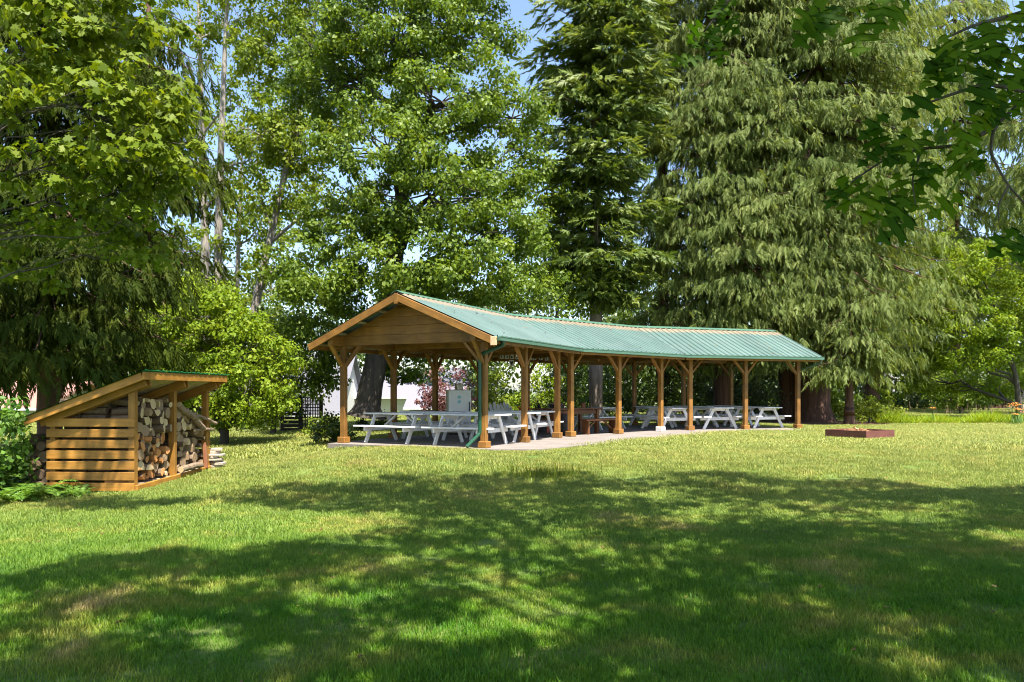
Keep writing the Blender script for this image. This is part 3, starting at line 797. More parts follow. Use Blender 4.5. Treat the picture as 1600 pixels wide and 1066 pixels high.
def conifer(name, label, base, H, R0, zlow, nb, per, leafm, barkm, r0, kind='cedar', L=0.6, wd=0.055, K=8, profile=0.75, lean=(0, 0), group=None, ztop=None, face=0.55, flare=1.5, cat='tree', lowf=0.75, spread=0.34, zmin=1.9):
    wood, leaf = Parts(), Parts()
    base = np.array(base, float); k = 16; t = np.linspace(0, 1, k)
    TP = base + np.stack([lean[0] * t * H, lean[1] * t * H, t * H], -1); rad = r0 * (1 - .95 * t) + .02
    rad[0] *= flare; rad[1] *= 1 + (flare - 1) * .25
    fl = np.array([0, .03, .08]); 
    TPx = np.concatenate([base + np.array([[0, 0, -.15], [0, 0, .25], [0, 0, .7]]), TP[1:]]); rx = np.concatenate([[r0 * flare, r0 * (1 + (flare - 1) * .45), r0 * (1 + (flare - 1) * .12)], rad[1:]])
    V, F = tube_np(TPx, rx, 12); wood.add(V, F)
    ztop = ztop or H
    zb = zlow + (ztop - zlow) * rng.random(nb) ** 0.95
    for z in zb:
        rel = (z - zlow) / (H - zlow)
        Rb = R0 * max(0.06, (1 - rel)) ** profile * ((0.6 + 0.55 * rng.random()) if kind == 'cedar' else (0.3 + 1.0 * rng.random() ** 1.3))
        if rel < 0.06: Rb *= lowf
        az = rng.random() * 2 * math.pi
        if math.sin(az) > 0.25 and rng.random() < face: az = -az      # more growth on the open, sunny side
        o = np.array([math.cos(az), math.sin(az), 0]); s = np.linspace(0, 1, 7)
        if kind == 'cedar':
            zc = -0.10 * s - 0.55 * s ** 1.6 * (0.8 + .5 * rng.random()) + 0.28 * s ** 4
        else:
            zc = rng.normal() * .22 * s + 0.10 * s - 0.42 * s ** 1.8 + 0.22 * s ** 4
        st = base + np.array([lean[0] * z, lean[1] * z, z])
        B = st + o * (s * Rb)[:, None] + np.array([0, 0, 1.]) * (zc * Rb)[:, None]
        V, F = tube_np(B, np.linspace(.012 + .012 * Rb, .005, 7), 4); wood.add(V, F)
        n = max(5, int(per * Rb)); ss = 0.06 + 0.96 * rng.random(n) ** 0.85
        p = np.stack([np.interp(ss, s, B[:, i]) for i in range(3)], -1)
        lat0 = np.array([-o[1], o[0], 0.]); sd = rng.choice([-1., 1.], n); off = rng.random(n) * spread * Rb * (0.35 + np.sin(np.clip(ss, 0, 1) * math.pi * .85))
        p = p + lat0 * (sd * off)[:, None] + o * (off * .35)[:, None]
        p[:, 2] -= off * (.35 if kind == 'cedar' else .1)
        ok = p[:, 2] > base[2] + zmin + .5 * np.abs(rng.normal(size=n)); p, sd = p[ok], sd[ok]; n = len(p)
        if n == 0: continue
        if kind == 'cedar':
            d = np.array([0, 0, -1.0]) + o * (.05 + .40 * rng.random((n, 1))) + lat0 * (sd * .28)[:, None] + rng.normal(size=(n, 3)) * .26
            lt = np.cross(d, o + rng.normal(size=(n, 3)) * .6)
        else:
            d = o * .8 + lat0 * (sd * .75)[:, None] + np.array([0, 0, -.45]) + rng.normal(size=(n, 3)) * .35
            lt = np.cross(d, np.array([0, 0, 1.]) + rng.normal(size=(n, 3)) * .8)
        LL = L * (.6 + .7 * rng.random(n)); V, F = fronds(p, d, lt, LL, np.full(n, wd), K)
        bt = .5 * rng.random(); tn = np.clip(np.tile(bt + .5 * rng.random(n), K), 0, 1)
        leaf.add(V, F, np.repeat(tn, 3))
    return make_plant(name, label, cat, tuple(base), wood, leaf, barkm, leafm, group)

def G(px, D):
    """ground point under pixel column px at distance D"""
    x = (px - CX) / FPX * D; return (x, D, gz(x, D))
def gpy(px, D):
    return HY + (EYE - G(px, D)[2]) * FPX / D

# ------------------------------------------------------------------ trees
def forest():
    # tall cedars
    ce = dict(leafm=M['leaf_cedar'], barkm=M['bark_cedar'], group='tall drooping cedars', K=12, wd=.044, L=.54)
    conifer('cedar_tree', 'huge drooping cedar with thick flared trunk behind the far end post of the pavilion', G(1272, 33.5), 36, 5.0, 3.6, 340, 20, r0=.62, profile=.32, ztop=22.5, flare=1.75, **ce)
    conifer('cedar_tree', 'tall pale drooping cedar rising behind the middle of the green roof', G(1130, 33.5), 35, 4.3, 3.4, 290, 20, r0=.40, profile=.3, ztop=22.5, **ce)
    conifer('cedar_tree', 'tall drooping cedar behind the young cedar, left of the light green tree', G(1362, 38.5), 34, 4.2, 3.4, 290, 18, r0=.36, profile=.28, ztop=24, zmin=1.9, **ce)
    conifer('cedar_tree', 'second reddish trunk leaning left beside the huge cedar', G(1232, 34.3), 30, 3.2, 4.5, 40, 12, r0=.36, ztop=20, lean=(-.012, .01), **ce)
    conifer('cedar_tree', 'slender cedar just right of the tall dense fir', G(1036, 33.8), 32, 2.7, 3.0, 200, 20, r0=.28, profile=.3, ztop=23.5, **ce)
    ce['L'] = .46; ce['wd'] = .046
    conifer('cedar_tree', 'young cedar with slim dark trunk between the huge cedar and the fire pit', G(1327, 30), 5.6, 1.7, 2.3, 80, 22, r0=.17, flare=1.5, profile=.45, zmin=1.25, **ce)
    ce['L'] = .9; ce['wd'] = .07
    conifer('cedar_tree', 'tall cedar at the far right edge seen through oak leaves', G(1660, 44), 32, 4.6, 4.0, 150, 10, r0=.4, ztop=27, profile=.35, **ce)
    conifer('cedar_tree', 'distant cedar showing above the light green tree on the right', G(1492, 52), 33, 5.2, 7.0, 170, 10, r0=.4, ztop=29, profile=.3, zmin=6.0, **ce)
    # fir
    conifer('fir_tree', 'tall dense fir with bare grey lower trunk behind the middle of the roof', G(931, 31.2), 36, 2.4, 5.0, 330, 26, M['leaf_fir'], M['bark_fir'], .27, kind='fir', L=.62, wd=.075, K=12, ztop=22.5, profile=.25, flare=1.3, zmin=3.6)
    # dark conifers at the left
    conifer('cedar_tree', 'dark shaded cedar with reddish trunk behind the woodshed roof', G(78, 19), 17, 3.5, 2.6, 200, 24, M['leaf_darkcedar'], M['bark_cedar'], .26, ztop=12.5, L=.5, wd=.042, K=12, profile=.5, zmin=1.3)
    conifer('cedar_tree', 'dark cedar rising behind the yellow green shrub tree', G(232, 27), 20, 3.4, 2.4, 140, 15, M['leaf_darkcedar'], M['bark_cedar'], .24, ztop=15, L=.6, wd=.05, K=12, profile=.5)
    # big central maple
    broadleaf('maple_tree', 'massive dark trunked maple towering behind the near gable', None,
        [(572, 652, 25), (580, 600, 25), (606, 480, 25.3), (625, 345, 25.6), (640, 160, 26), (655, -60, 26.5), (660, -160, 26.5)], .46,
        [(610, 60, 120, 85, 26), (720, 45, 85, 75, 26.5), (690, 160, 110, 75, 25), (800, 185, 62, 48, 26.5), (520, 130, 90, 80, 27), (600, 235, 105, 70, 24.5), (775, 270, 78, 62, 26), (690, 320, 120, 70, 24.2), (560, 350, 95, 60, 25), (800, 370, 70, 55, 26), (640, 420, 110, 60, 23.8), (510, 440, 80, 62, 24.5), (745, 440, 95, 55, 24.2), (480, 540, 52, 72, 25.5), (560, 520, 70, 50, 25.6, .9), (655, 505, 90, 40, 25.2, .8), (820, 455, 62, 48, 25.5), (620, -50, 130, 60, 26), (740, -60, 90, 60, 26.5), (505, 600, 36, 38, 25.8, .8), (625, 570, 40, 42, 26.5, .8)],
        M['leaf_maple'], M['bark_maple'], size=.14, per=112, clump_r=.55, dens=1.45)
    # light green trees behind left
    broadleaf('alder_tree', 'light green alder with leaning pale trunks left of the big maple', None,
        [(385, 655, 31), (398, 480, 31), (432, 330, 31), (470, 160, 31.5), (505, -40, 32)], .24,
        [(430, 95, 75, 70, 32), (500, 60, 70, 70, 33), (410, 210, 60, 60, 31), (470, 230, 75, 65, 31.5), (500, 330, 60, 60, 31), (400, 320, 50, 50, 31, .7), (440, 420, 50, 42, 30, .6), (540, 180, 55, 60, 32), (470, -40, 110, 60, 32)],
        M['leaf_light'], M['bark_alder'], size=.17, per=60, clump_r=.55, dens=1.25)
    broadleaf('alder_tree', 'tall thin alder with two bare grey trunks against the sky at left', None,
        [(318, 640, 36), (322, 420, 36), (316, 240, 36), (312, 60, 36), (308, -80, 36)], .27,
        [(300, 60, 40, 50, 36, .45), (360, 40, 45, 60, 36.5, .55), (260, 20, 45, 40, 36, .5), (372, 165, 34, 40, 36, .5), (350, 290, 40, 40, 36, .5), (300, 190, 26, 30, 36, .3), (330, -40, 90, 50, 36, .6)],
        M['leaf_light'], M['bark_alder'], size=.17, per=48, clump_r=.5, dens=1.3)
    broadleaf('alder_tree', 'straight grey alder trunk right beside the tall thin alder', None,
        [(338, 645, 34), (340, 420, 34), (345, 240, 34), (352, 60, 34), (360, -90, 34)], .26,
        [(385, 20, 40, 50, 34, .45), (395, 250, 32, 36, 34, .5), (330, 380, 34, 30, 34, .5), (370, -40, 60, 40, 34, .6)],
        M['leaf_light'], M['bark_alder'], size=.17, per=48, clump_r=.5, dens=1.3)
    # bright maple boughs over the woodshed
    broadleaf('maple_tree', 'bright leafy maple boughs reaching in above the woodshed', None,
        [(-160, 800, 13.5), (-150, 500, 13.5), (-110, 250, 13.7), (-60, 60, 14), (-20, -120, 14)], .28,
        [(40, 70, 110, 75, 13.5), (150, 55, 95, 60, 14), (95, 165, 120, 60, 13.2), (215, 150, 85, 58, 14), (262, 215, 66, 46, 14), (180, 250, 90, 46, 13.4), (60, 265, 85, 50, 13.2, .8), (110, 345, 130, 50, 14.5, .8), (215, 395, 66, 44, 15, .6), (50, 420, 80, 50, 15, .5), (240, 290, 60, 40, 14.2), (300, 262, 44, 34, 14), (295, 170, 40, 40, 14.4), (205, 330, 60, 30, 13.8, .6), (100, -30, 170, 50, 13.8), (250, 60, 40, 34, 14.4, .8)],
        M['leaf_big'], M['bark_maple'], size=.155, per=32, clump_r=.42, dens=1.05, shape='lobed', flat=.45, up=.75, limb=.35)
    # yellow green shrub tree
    broadleaf('shrub_tree', 'rounded glossy yellow green shrub tree right behind the woodshed', None,
        [(350, 708, 22), (352, 650, 22), (348, 590, 22), (340, 520, 22.3)], .15,
        [(330, 520, 75, 55, 22.5), (390, 560, 62, 60, 22), (280, 560, 60, 55, 23), (395, 625, 58, 42, 21.6), (335, 610, 60, 52, 21.5), (270, 620, 50, 50, 23), (420, 600, 34, 40, 22.4), (330, 468, 40, 30, 23), (370, 655, 60, 22, 21.8), (432, 560, 36, 40, 22), (440, 625, 26, 34, 22), (370, 500, 50, 40, 22.5), (300, 470, 40, 34, 22.8), (240, 510, 40, 40, 24, .7)],
        M['leaf_yellow'], M['bark_dark'], size=.115, per=66, clump_r=.36, dens=1.35, cat='tree')
    broadleaf('shrub_tree', 'small dark stemmed tree between the yellow green shrub tree and the lattice', None,
        [(425, 692, 26), (428, 660, 26), (432, 620, 26), (440, 560, 26.5)], .13,
        [(455, 580, 40, 50, 26.5), (440, 640, 34, 24, 26.2, .8), (420, 520, 40, 40, 27)], M['leaf_dark'], M['bark_dark'], size=.13, per=46, clump_r=.42)
    broadleaf('alder_tree', 'hazy light green alder filling the gap behind the leaning alder trunks', None,
        [(372, 640, 43), (370, 450, 43), (376, 300, 43), (380, 180, 43)], .2,
        [(380, 330, 60, 60, 43), (340, 420, 50, 50, 43), (430, 450, 60, 50, 43), (380, 520, 70, 50, 42), (300, 500, 50, 50, 42), (420, 360, 50, 50, 44), (300, 300, 50, 60, 43, .8), (350, 200, 60, 50, 43, .7), (270, 160, 50, 50, 43, .6), (430, 240, 60, 60, 44), (400, 120, 50, 50, 44, .7), (290, 400, 50, 50, 43)],
        M['leaf_light'], M['bark_alder'], size=.2, per=50, clump_r=.7, dens=1.0)
    # right side light green tree
    broadleaf('hazel_tree', 'spreading light green tree on the right side behind the flower bed', None,
        [(1594, 655, 37), (1588, 590, 37), (1562, 500, 37), (1530, 420, 37.5)], .16,
        [(1480, 425, 70, 52, 37), (1560, 420, 70, 50, 37), (1445, 495, 60, 50, 37), (1520, 510, 70, 50, 36.5), (1590, 490, 50, 60, 37), (1490, 560, 70, 30, 37, .9), (1570, 560, 60, 30, 37, .9), (1440, 555, 36, 28, 38, .8), (1650, 450, 70, 80, 37), (1450, 598, 46, 30, 40), (1530, 602, 56, 28, 40), (1600, 604, 40, 26, 40)],
        M['leaf_yellow'], M['bark_dark'], size=.14, per=70, clump_r=.48, dens=1.15)
    broadleaf('maple_tree', 'thin bright leaved maple sapling in front of the grey fir trunk', None,
        [(868, 650, 30), (868, 560, 30), (872, 440, 30), (880, 330, 30)], .1,
        [(880, 320, 40, 48, 30, .8), (850, 300, 34, 40, 30, .6), (905, 440, 40, 44, 30, .8), (855, 440, 34, 40, 30, .7), (890, 250, 26, 30, 30.5, .5), (930, 480, 36, 24, 31, .7)],
        M['leaf_light'], M['bark_dark'], size=.16, per=42, clump_r=.45)
forest()

# ------------------------------------------------------------------ understorey behind the pavilion and round the lawn
def bush(name, label, px, D, rx, ry, leafm, size=.1, per=60, clump_r=.3, py=None, group=None, cat='shrub', dens=1.0):
    b = G(px, D); yb = gpy(px, D); cy = yb - ry * 0.95 if py is None else py
    lobes = [(px, cy, rx, ry, D), (px - rx * .5, yb - ry * .55, rx * .6, ry * .55, D - .3), (px + rx * .5, yb - ry * .6, rx * .6, ry * .6, D + .2)]
    return broadleaf(name, label, None, [(px, yb, D), (px, yb - ry * .4, D), (px + 2, cy, D)], .05, lobes, leafm, M['bark_dark'], size=size, per=per, clump_r=clump_r, cat=cat, group=group, dens=dens, nseg=6)
def understorey():
    g = 'shrubs behind the pavilion'
    bush('shrub', 'leafy green shrub at the left foot of the near gable beside the lattice', 520, 20.5, 30, 26, M['leaf_dark'], .085, 60, .25)
    bush('shrub', 'loose pale flowering shrub growing up through the dark lattice', 498, 22.5, 22, 24, M['leaf_light'], .08, 40, .25)
    bush('shrub', 'low green shrub at the foot of the big maple trunk', 585, 26, 30, 16, M['leaf_dark'], .09, 50, .25)
    bush('red_maple', 'pink red leaved ornamental maple behind the beige cabinet', 700, 36, 42, 42, M['leaf_red'], .13, 50, .4, cat='tree')
    bush('shrub', 'bright green bush behind the back posts left of the white plaque', 772, 30, 26, 42, M['leaf_light'], .12, 50, .35, group=g)
    bush('shrub', 'layered lime green bush behind the white garden chairs', 838, 29, 34, 48, M['leaf_yellow'], .12, 36, .35, group=g)
    bush('shrub', 'dark evergreen bush behind the dark barrel', 882, 31, 30, 52, M['leaf_dark'], .12, 60, .4, group=g)
    bush('shrub', 'mid green bush behind the brown table left of the grey trunk', 905, 37, 36, 50, M['leaf_maple'], .14, 50, .45, group=g)
    bush('shrub', 'deep green bush right of the grey fir trunk', 968, 34, 34, 56, M['leaf_dark'], .12, 60, .45, group=g)
    bush('shrub', 'large dark green bush behind the back row of tables', 1050, 33, 46, 58, M['leaf_dark'], .13, 60, .45, group=g)
    bush('shrub', 'olive grey bush behind the far bay of the pavilion', 1130, 36, 52, 56, M['leaf_grey'], .13, 55, .45, group=g)
    bush('shrub', 'brownish green bush just left of the huge cedar trunks', 1195, 35, 36, 48, M['leaf_grey'], .13, 55, .45, group=g)
    bush('shrub', 'pale green bush between the huge cedar and the young cedar', 1303, 34, 24, 26, M['leaf_light'], .11, 40, .3, group=g)
    bush('shrub', 'low bush right of the young cedar trunk', 1358, 32, 22, 22, M['leaf_light'], .10, 45, .3, group=g)
    h = 'shrubs at the back of the meadow'
    bush('shrub', 'bright green shrub at the back of the meadow left of the grey one', 1375, 62, 28, 28, M['leaf_light'], .2, 60, .6, group=h)
    bush('shrub', 'grey white leaved shrub at the back of the meadow', 1468, 58, 40, 40, M['leaf_grey'], .2, 60, .6, group=h)
    bush('shrub', 'leafy green shrub right of the young cedar hiding a trunk', 1372, 36, 30, 26, M['leaf_light'], .12, 55, .35, group=h)
    bush('shrub', 'tall mid green shrub behind the flower bed below the light green tree', 1500, 46, 46, 40, M['leaf_maple'], .16, 60, .5, group=h)
    bush('shrub', 'low rounded dark shrub in front of the grey white one', 1420, 57, 24, 14, M['leaf_dark'], .18, 60, .5, group=h)
    bush('shrub', 'dark shrub hiding the brown fence at right', 1545, 55, 40, 36, M['leaf_dark'], .2, 60, .6, group=h)
    bush('shrub', 'dense upright green bush left of the woodshed at the picture edge', -4, 13.0, 44, 80, M['leaf_fern'], .10, 60, .27, dens=1.2)
understorey()

def woods(name, label, rows, leafm, size):
    """a mass of far trees that reads as one wall of leaves"""
    leaf = Parts(); wood = Parts()
    for (x0, x1, D, top, n) in rows:
        px = x0 + (x1 - x0) * rng.random(n); DD = D * (0.95 + .14 * rng.random(n))
        x = (px - CX) / FPX * DD; topz = EYE + (HY - top) * DD / FPX
        hmod = 0.72 + .30 * np.sin(px * .021 + D) * np.sin(px * .047)
        z = ground_z(x, DD) + .3 + (topz * hmod) * rng.random(n) ** .85
        cc = np.stack([x, DD + rng.normal(size=n) * 1.5, z], -1)
        V, F, t = clump_leaves(cc, np.full(n, size * 3.4), 26, size); leaf.add(V, F, t)
    o = link(name, leaf.mesh(name), leafm); tag(o, label, 'woods', kind='stuff')
woods('distant_woods', 'dark mass of woodland far behind the pavilion and lawn', [(-100, 760, 62, 330, 900), (740, 1750, 66, 330, 1300), (-100, 470, 48, 480, 260), (860, 1330, 50, 480, 420), (1320, 1720, 62, 470, 420)], M['leaf_dark'], .42)

# ------------------------------------------------------------------ picnic tables
def copy_tree(o, parent=None):
    c = o.copy(); C.objects.link(c)
    if parent is not None: c.parent = parent; c.matrix_parent_inverse = Matrix.Identity(4)
    for ch in [x for x in bpy.data.objects if x.parent is o]: copy_tree(ch, c)
    return c
def lbeam(name, a, b, w, h, mat, parent, up=(0, 0, 1), bevel=0.004):
    """timber in its parent's own space"""
    o = beam(name, a, b, w, h, mat, None, up, bevel)
    Mw = WORLD[o.name]; o.parent = parent; o.location = Mw.to_translation(); o.rotation_euler = Mw.to_euler(); WORLD.pop(o.name, None)
    return o
def make_picnic_table(mat):
    t = empty('picnic_table')
    for i in range(5): lbeam('top_plank', (-.915, -.30 + i * .15, .725), (.915, -.30 + i * .15, .725), .143, .036, mat, t)
    for sy in (-1, 1):
        for j in (0, 1): lbeam('bench_plank', (-.915, sy * (.55 + j * .148), .425), (.915, sy * (.55 + j * .148), .425), .142, .036, mat, t)
    for sx in (-1, 1):
        for sy in (-1, 1): lbeam('leg', (sx * .63, sy * .235, .705), (sx * .63, sy * .63, 0.0), .04, .105, mat, t, up=(0, 1, 0.5))
        lbeam('top_rail', (sx * .59, -.36, .668), (sx * .59, .36, .668), .038, .085, mat, t)
        lbeam('bench_rail', (sx * .59, -.74, .355), (sx * .59, .74, .355), .038, .105, mat, t)
        lbeam('brace', (sx * .565, 0, .37), (sx * .14, 0, .70), .085, .038, mat, t, up=(0, 0, 1))
    return t
def tables():
    proto = make_picnic_table(M['table_white']); g = 'white picnic tables under the pavilion roof'
    spots = [
        (0, .80, .78, 90, 'white picnic table beside the green rain pipe at the near corner'),
        (0, .80, 2.80, 90, 'white picnic table at the left end of the near gable'),
        (0, 2.55, .80, 90, 'white picnic table just behind the near corner table, between first and second post'),
        (0, 2.55, 2.85, 90, 'weathered white picnic table in front of the beige cabinet'),
        (0, 4.15, .95, 90, 'white picnic table whose end shows between the second and third front posts'),
        (1, 4.05, 2.35, 4, 'greyish white picnic table right of the brown plank table'),
        (2, -.25, 1.05, 90, 'white picnic table with its end beside the white footed post'),
        (2, 1.52, 1.05, 88, 'middle one of three white tables with ends facing the lawn at the far bay'),
        (2, 3.36, 1.05, 91, 'white picnic table nearest the last post at the far end'),
        (2, .30, 3.10, 90, 'back row picnic table behind the white footed post'),
        (2, 1.95, 3.10, 90, 'back row picnic table in the middle of the far bay'),
        (2, 3.55, 3.10, 92, 'back row picnic table nearest the huge cedar trunk'),
    ]
    for i, (s, u, v, ang, lab) in enumerate(spots):
        o = proto if i == 0 else copy_tree(proto)
        p = loc(s, u + random.uniform(-.05, .05), v, 0.0); o.location = p; o.rotation_euler = (0, 0, SEG[s]['a'] + R(ang + random.uniform(-3, 3))); tag(o, lab, 'picnic table', g)
    bw = M['brown_wood']
    t = empty('plank_table', loc(1, 1.05, 1.10), SEG[1]['a']); tag(t, 'long dark brown plank table between the front posts in the middle bay', 'table')
    for i in range(5): lbeam('top_plank', (-1.15, -.36 + i * .18, .76), (1.15, -.36 + i * .18, .76), .175, .045, bw, t)
    for sx in (-1, 1):
        for sy in (-1, 1): lbeam('leg', (sx * .98, sy * .34, 0), (sx * .98, sy * .34, .735), .11, .11, bw, t)
        lbeam('end_apron', (sx * .98, -.28, .66), (sx * .98, .28, .66), .05, .13, bw, t)
    for sy in (-1, 1): lbeam('apron', (-.92, sy * .34, .66), (.92, sy * .34, .66), .05, .13, bw, t)
    def bench(u, v, lab):
        b = empty('plank_bench', loc(1, u, v), SEG[1]['a']); tag(b, lab, 'bench', 'brown benches at the plank table')
        for i in range(2): lbeam('seat_plank', (-.75, -.08 + i * .165, .43), (.75, -.08 + i * .165, .43), .16, .045, bw, b)
        for sx in (-1, 1):
            lbeam('leg', (sx * .62, 0, 0), (sx * .62, 0, .405), .05, .26, bw, b, up=(0, 1, 0))
            lbeam('brace', (sx * .59, 0, .12), (sx * .22, 0, .40), .05, .05, bw, b)
    bench(1.75, .42, 'brown plank bench on the lawn side of the brown table'); bench(1.0, 1.95, 'brown plank bench behind the brown table')
    # cabinet with white door
    c = empty('storage_cabinet', loc(0, 4.55, 3.30), SEG[0]['a'] - R(52)); tag(c, 'tall beige metal cabinet with white door behind the picnic tables', 'cabinet')
    MB().box(-.34, .34, -.30, .30, .06, 1.34).build('body', M['cabinet'], c, .008); MB().box(-.30, .30, -.24, .26, 0, .06).build('foot', M['dark'], c)
    d = MB().box(-.335, .335, -.335, -.304, .09, 1.32).build('door', M['cabinet_door'], c, .006)
    MB().box(.27, .295, -.368, -.336, .7, .98).build('handle', M['dark'], d, .004)
    for zz in (1.12, .98): MB().prism([(.05 * math.cos(i) * (1 + .25 * math.sin(2.3 * i)), .05 * math.sin(i)) for i in np.linspace(0, 6.28, 11)[:-1]], 0, .003, Matrix.Translation((-.02, -.336, zz)) @ Matrix.Rotation(R(90), 4, 'X')).build('blue_mark', M['blue_mark'], d)
    bx = MB().box(-.10, .10, -.10, .10, 0, .16).box(-.11, .11, -.11, .11, .16, .185).build('storage_box', M['cabinet'], None, .006)
    q = loc(0, 4.55, 3.30); bx.location = (q.x + .02, q.y, 1.342); bx.rotation_euler = (0, 0, .4); tag(bx, 'small lidded grey box on top of the beige cabinet', 'box')
    # garden chairs
    def chair(p, rz, mat, lab):
        r = empty('garden_chair', (p[0], p[1], 0), rz); tag(r, lab, 'chair', 'slatted garden chairs under the roof')
        for i in range(5):
            a = (i - 2) * .10; hh = .98 - .05 * abs(i - 2) ** 1.6
            me = MB(); x0 = a * .8; x1 = a * 1.25
            me.add([(x0 - .042, .10, .30), (x0 + .042, .10, .30), (x1 + .046, .36, hh - .07), (x1, .385, hh), (x1 - .046, .36, hh - .07), (x0 - .042, .125, .30), (x0 + .042, .125, .30), (x1 + .046, .385, hh - .07), (x1, .41, hh), (x1 - .046, .385, hh - .07)],
                   [(0, 1, 2, 3, 4), (9, 8, 7, 6, 5), (0, 5, 6, 1), (1, 6, 7, 2), (2, 7, 8, 3), (3, 8, 9, 4), (4, 9, 5, 0)])
            me.build('back_slat', mat, r)
        for i in range(5): lbeam('seat_slat', (-.27, -.34 + i * .10, .38 - i * .02), (.27, -.34 + i * .10, .38 - i * .02), .085, .022, mat, r)
        for sx in (-1, 1):
            lbeam('leg', (sx * .29, -.34, 0), (sx * .29, -.34, .52), .10, .025, mat, r, up=(1, 0, 0)); lbeam('leg', (sx * .27, -.36, .34), (sx * .27, .48, .02), .025, .12, mat, r)
            lbeam('armrest', (sx * .32, -.42, .535), (sx * .32, .30, .535), .13, .025, mat, r)
    ch = at(778, 640, 23.6); chair(ch, SEG[0]['a'] + R(100), M['white_paint'], 'white slatted garden chair, left one behind the tables')
    ch = at(799, 640, 24.2); chair(ch, SEG[0]['a'] + R(80), M['white_paint'], 'white slatted garden chair, right one below the white plaque')
    ch = at(834, 640, 23.9); chair(ch, SEG[0]['a'] + R(60), M['orange_red'], 'orange red slatted garden chair behind the second front post')
    ch = at(858, 640, 24.6); chair(ch, SEG[0]['a'] + R(40), M['dark'], 'black slatted garden chair behind the third front post')
    def barrel(px, D, r, h, lab):
        p = at(px, 640, D); b = empty('waste_barrel', (p.x, p.y, 0)); tag(b, lab, 'barrel', 'dark barrels')
        zz = [0, .02, h * .3, h * .33, h * .36, h * .64, h * .67, h * .7, h - .03, h]; rr = [r * .9, r * .97, r, r * 1.05, r, r, r * 1.05, r, r, r * .97]
        MB().tube([(0, 0, z) for z in zz], rr, 18).build('body', M['dark'], b, smooth=True); MB().tube([(0, 0, h), (0, 0, h + .03)], r * 1.04, 18).build('rim', M['rust'], b)
    barrel(882, 22.3, .24, .62, 'dark barrel standing behind the paired front posts'); barrel(869, 25.2, .27, .85, 'tall dark barrel beside the orange red chair')
    # potted plant on the table end
    p = loc(1, 1.95, 1.25); pot = empty('potted_plant', (p.x, p.y, .783)); tag(pot, 'small leafy plant in a clay pot on the brown plank table', 'plant')
    MB().tube([(0, 0, 0), (0, 0, .13), (0, 0, .131), (0, 0, .15)], [.06, .085, .095, .095], 12).build('pot', M['stake'], pot)
    V, F, t = clump_leaves(np.array([[0, 0, .24], [.05, .02, .30], [-.05, 0, .28]]), np.array([.11, .1, .1]), 40, .07); o = link('foliage', np_mesh('foliage', V, F, t), M['leaf_fern'], pot)
    # white plaques along the back beam and one on a post
    mk = M['dark']
    def plaque(px, py, D, w, h, k, lab):
        p = at(px, py, D); r = empty('plaque', p, R(-4)); tag(r, lab, 'plaque', 'small white plaques under the roof')
        MB().box(-w / 2, w / 2, -.008, .008, -h / 2, h / 2).build('board', M['white_paint'], r, .003)
        if k == 0: MB().prism([(-.4 * w, .2 * h), (-.2 * w, .36 * h), (0, .18 * h), (.2 * w, .36 * h), (.4 * w, .2 * h), (0, -.38 * h)], 0, .004, Matrix.Translation((0, -.0085, 0)) @ Matrix.Rotation(R(90), 4, 'X')).build('mark', mk, r)
        else:
            rr = random.Random(k); sx = rr.uniform(-.2, .1) * w
            MB().box(sx - .12 * w, sx + .12 * w, -.0125, -.0085, -.32 * h, rr.uniform(0, .3) * h).build('mark', mk, r); MB().box(sx + .16 * w, sx + .30 * w, -.0125, -.0085, -.3 * h, rr.uniform(-.1, .2) * h).build('mark', mk, r)
    for s, us in ((0, (4.16, 4.36, 4.56, 4.76, 4.96)), (1, (-.62, -.40, -.18, .04))):
        pass
    pos = [(784, 557), (792, 557.5), (800, 557.5), (808, 558), (828, 559), (835, 559.5), (845, 559.5), (854, 560)]
    words = ['first', 'second', 'third', 'fourth', 'fifth', 'sixth', 'seventh', 'last']
    q = SEG[1]; ref = loc(1, 0, WW - .09)
    for i, (px, py) in enumerate(pos):
        r = Vector(((px - CX) / FPX, 1, 0)); Dd = (ref.dot(q['n'])) / r.dot(q['n'])
        plaque(px, py, Dd - .03, .125, .15, i + 1, words[i] + ' small white plaque from the left along the back beam')
    q = SEG[1]; pp = loc(1, BB * .5, WW)
    plaque(799.5, 567.5, 23.9, .15, .19, 0, 'square white plaque with dark heart shape hanging below the beam plaques')
tables()

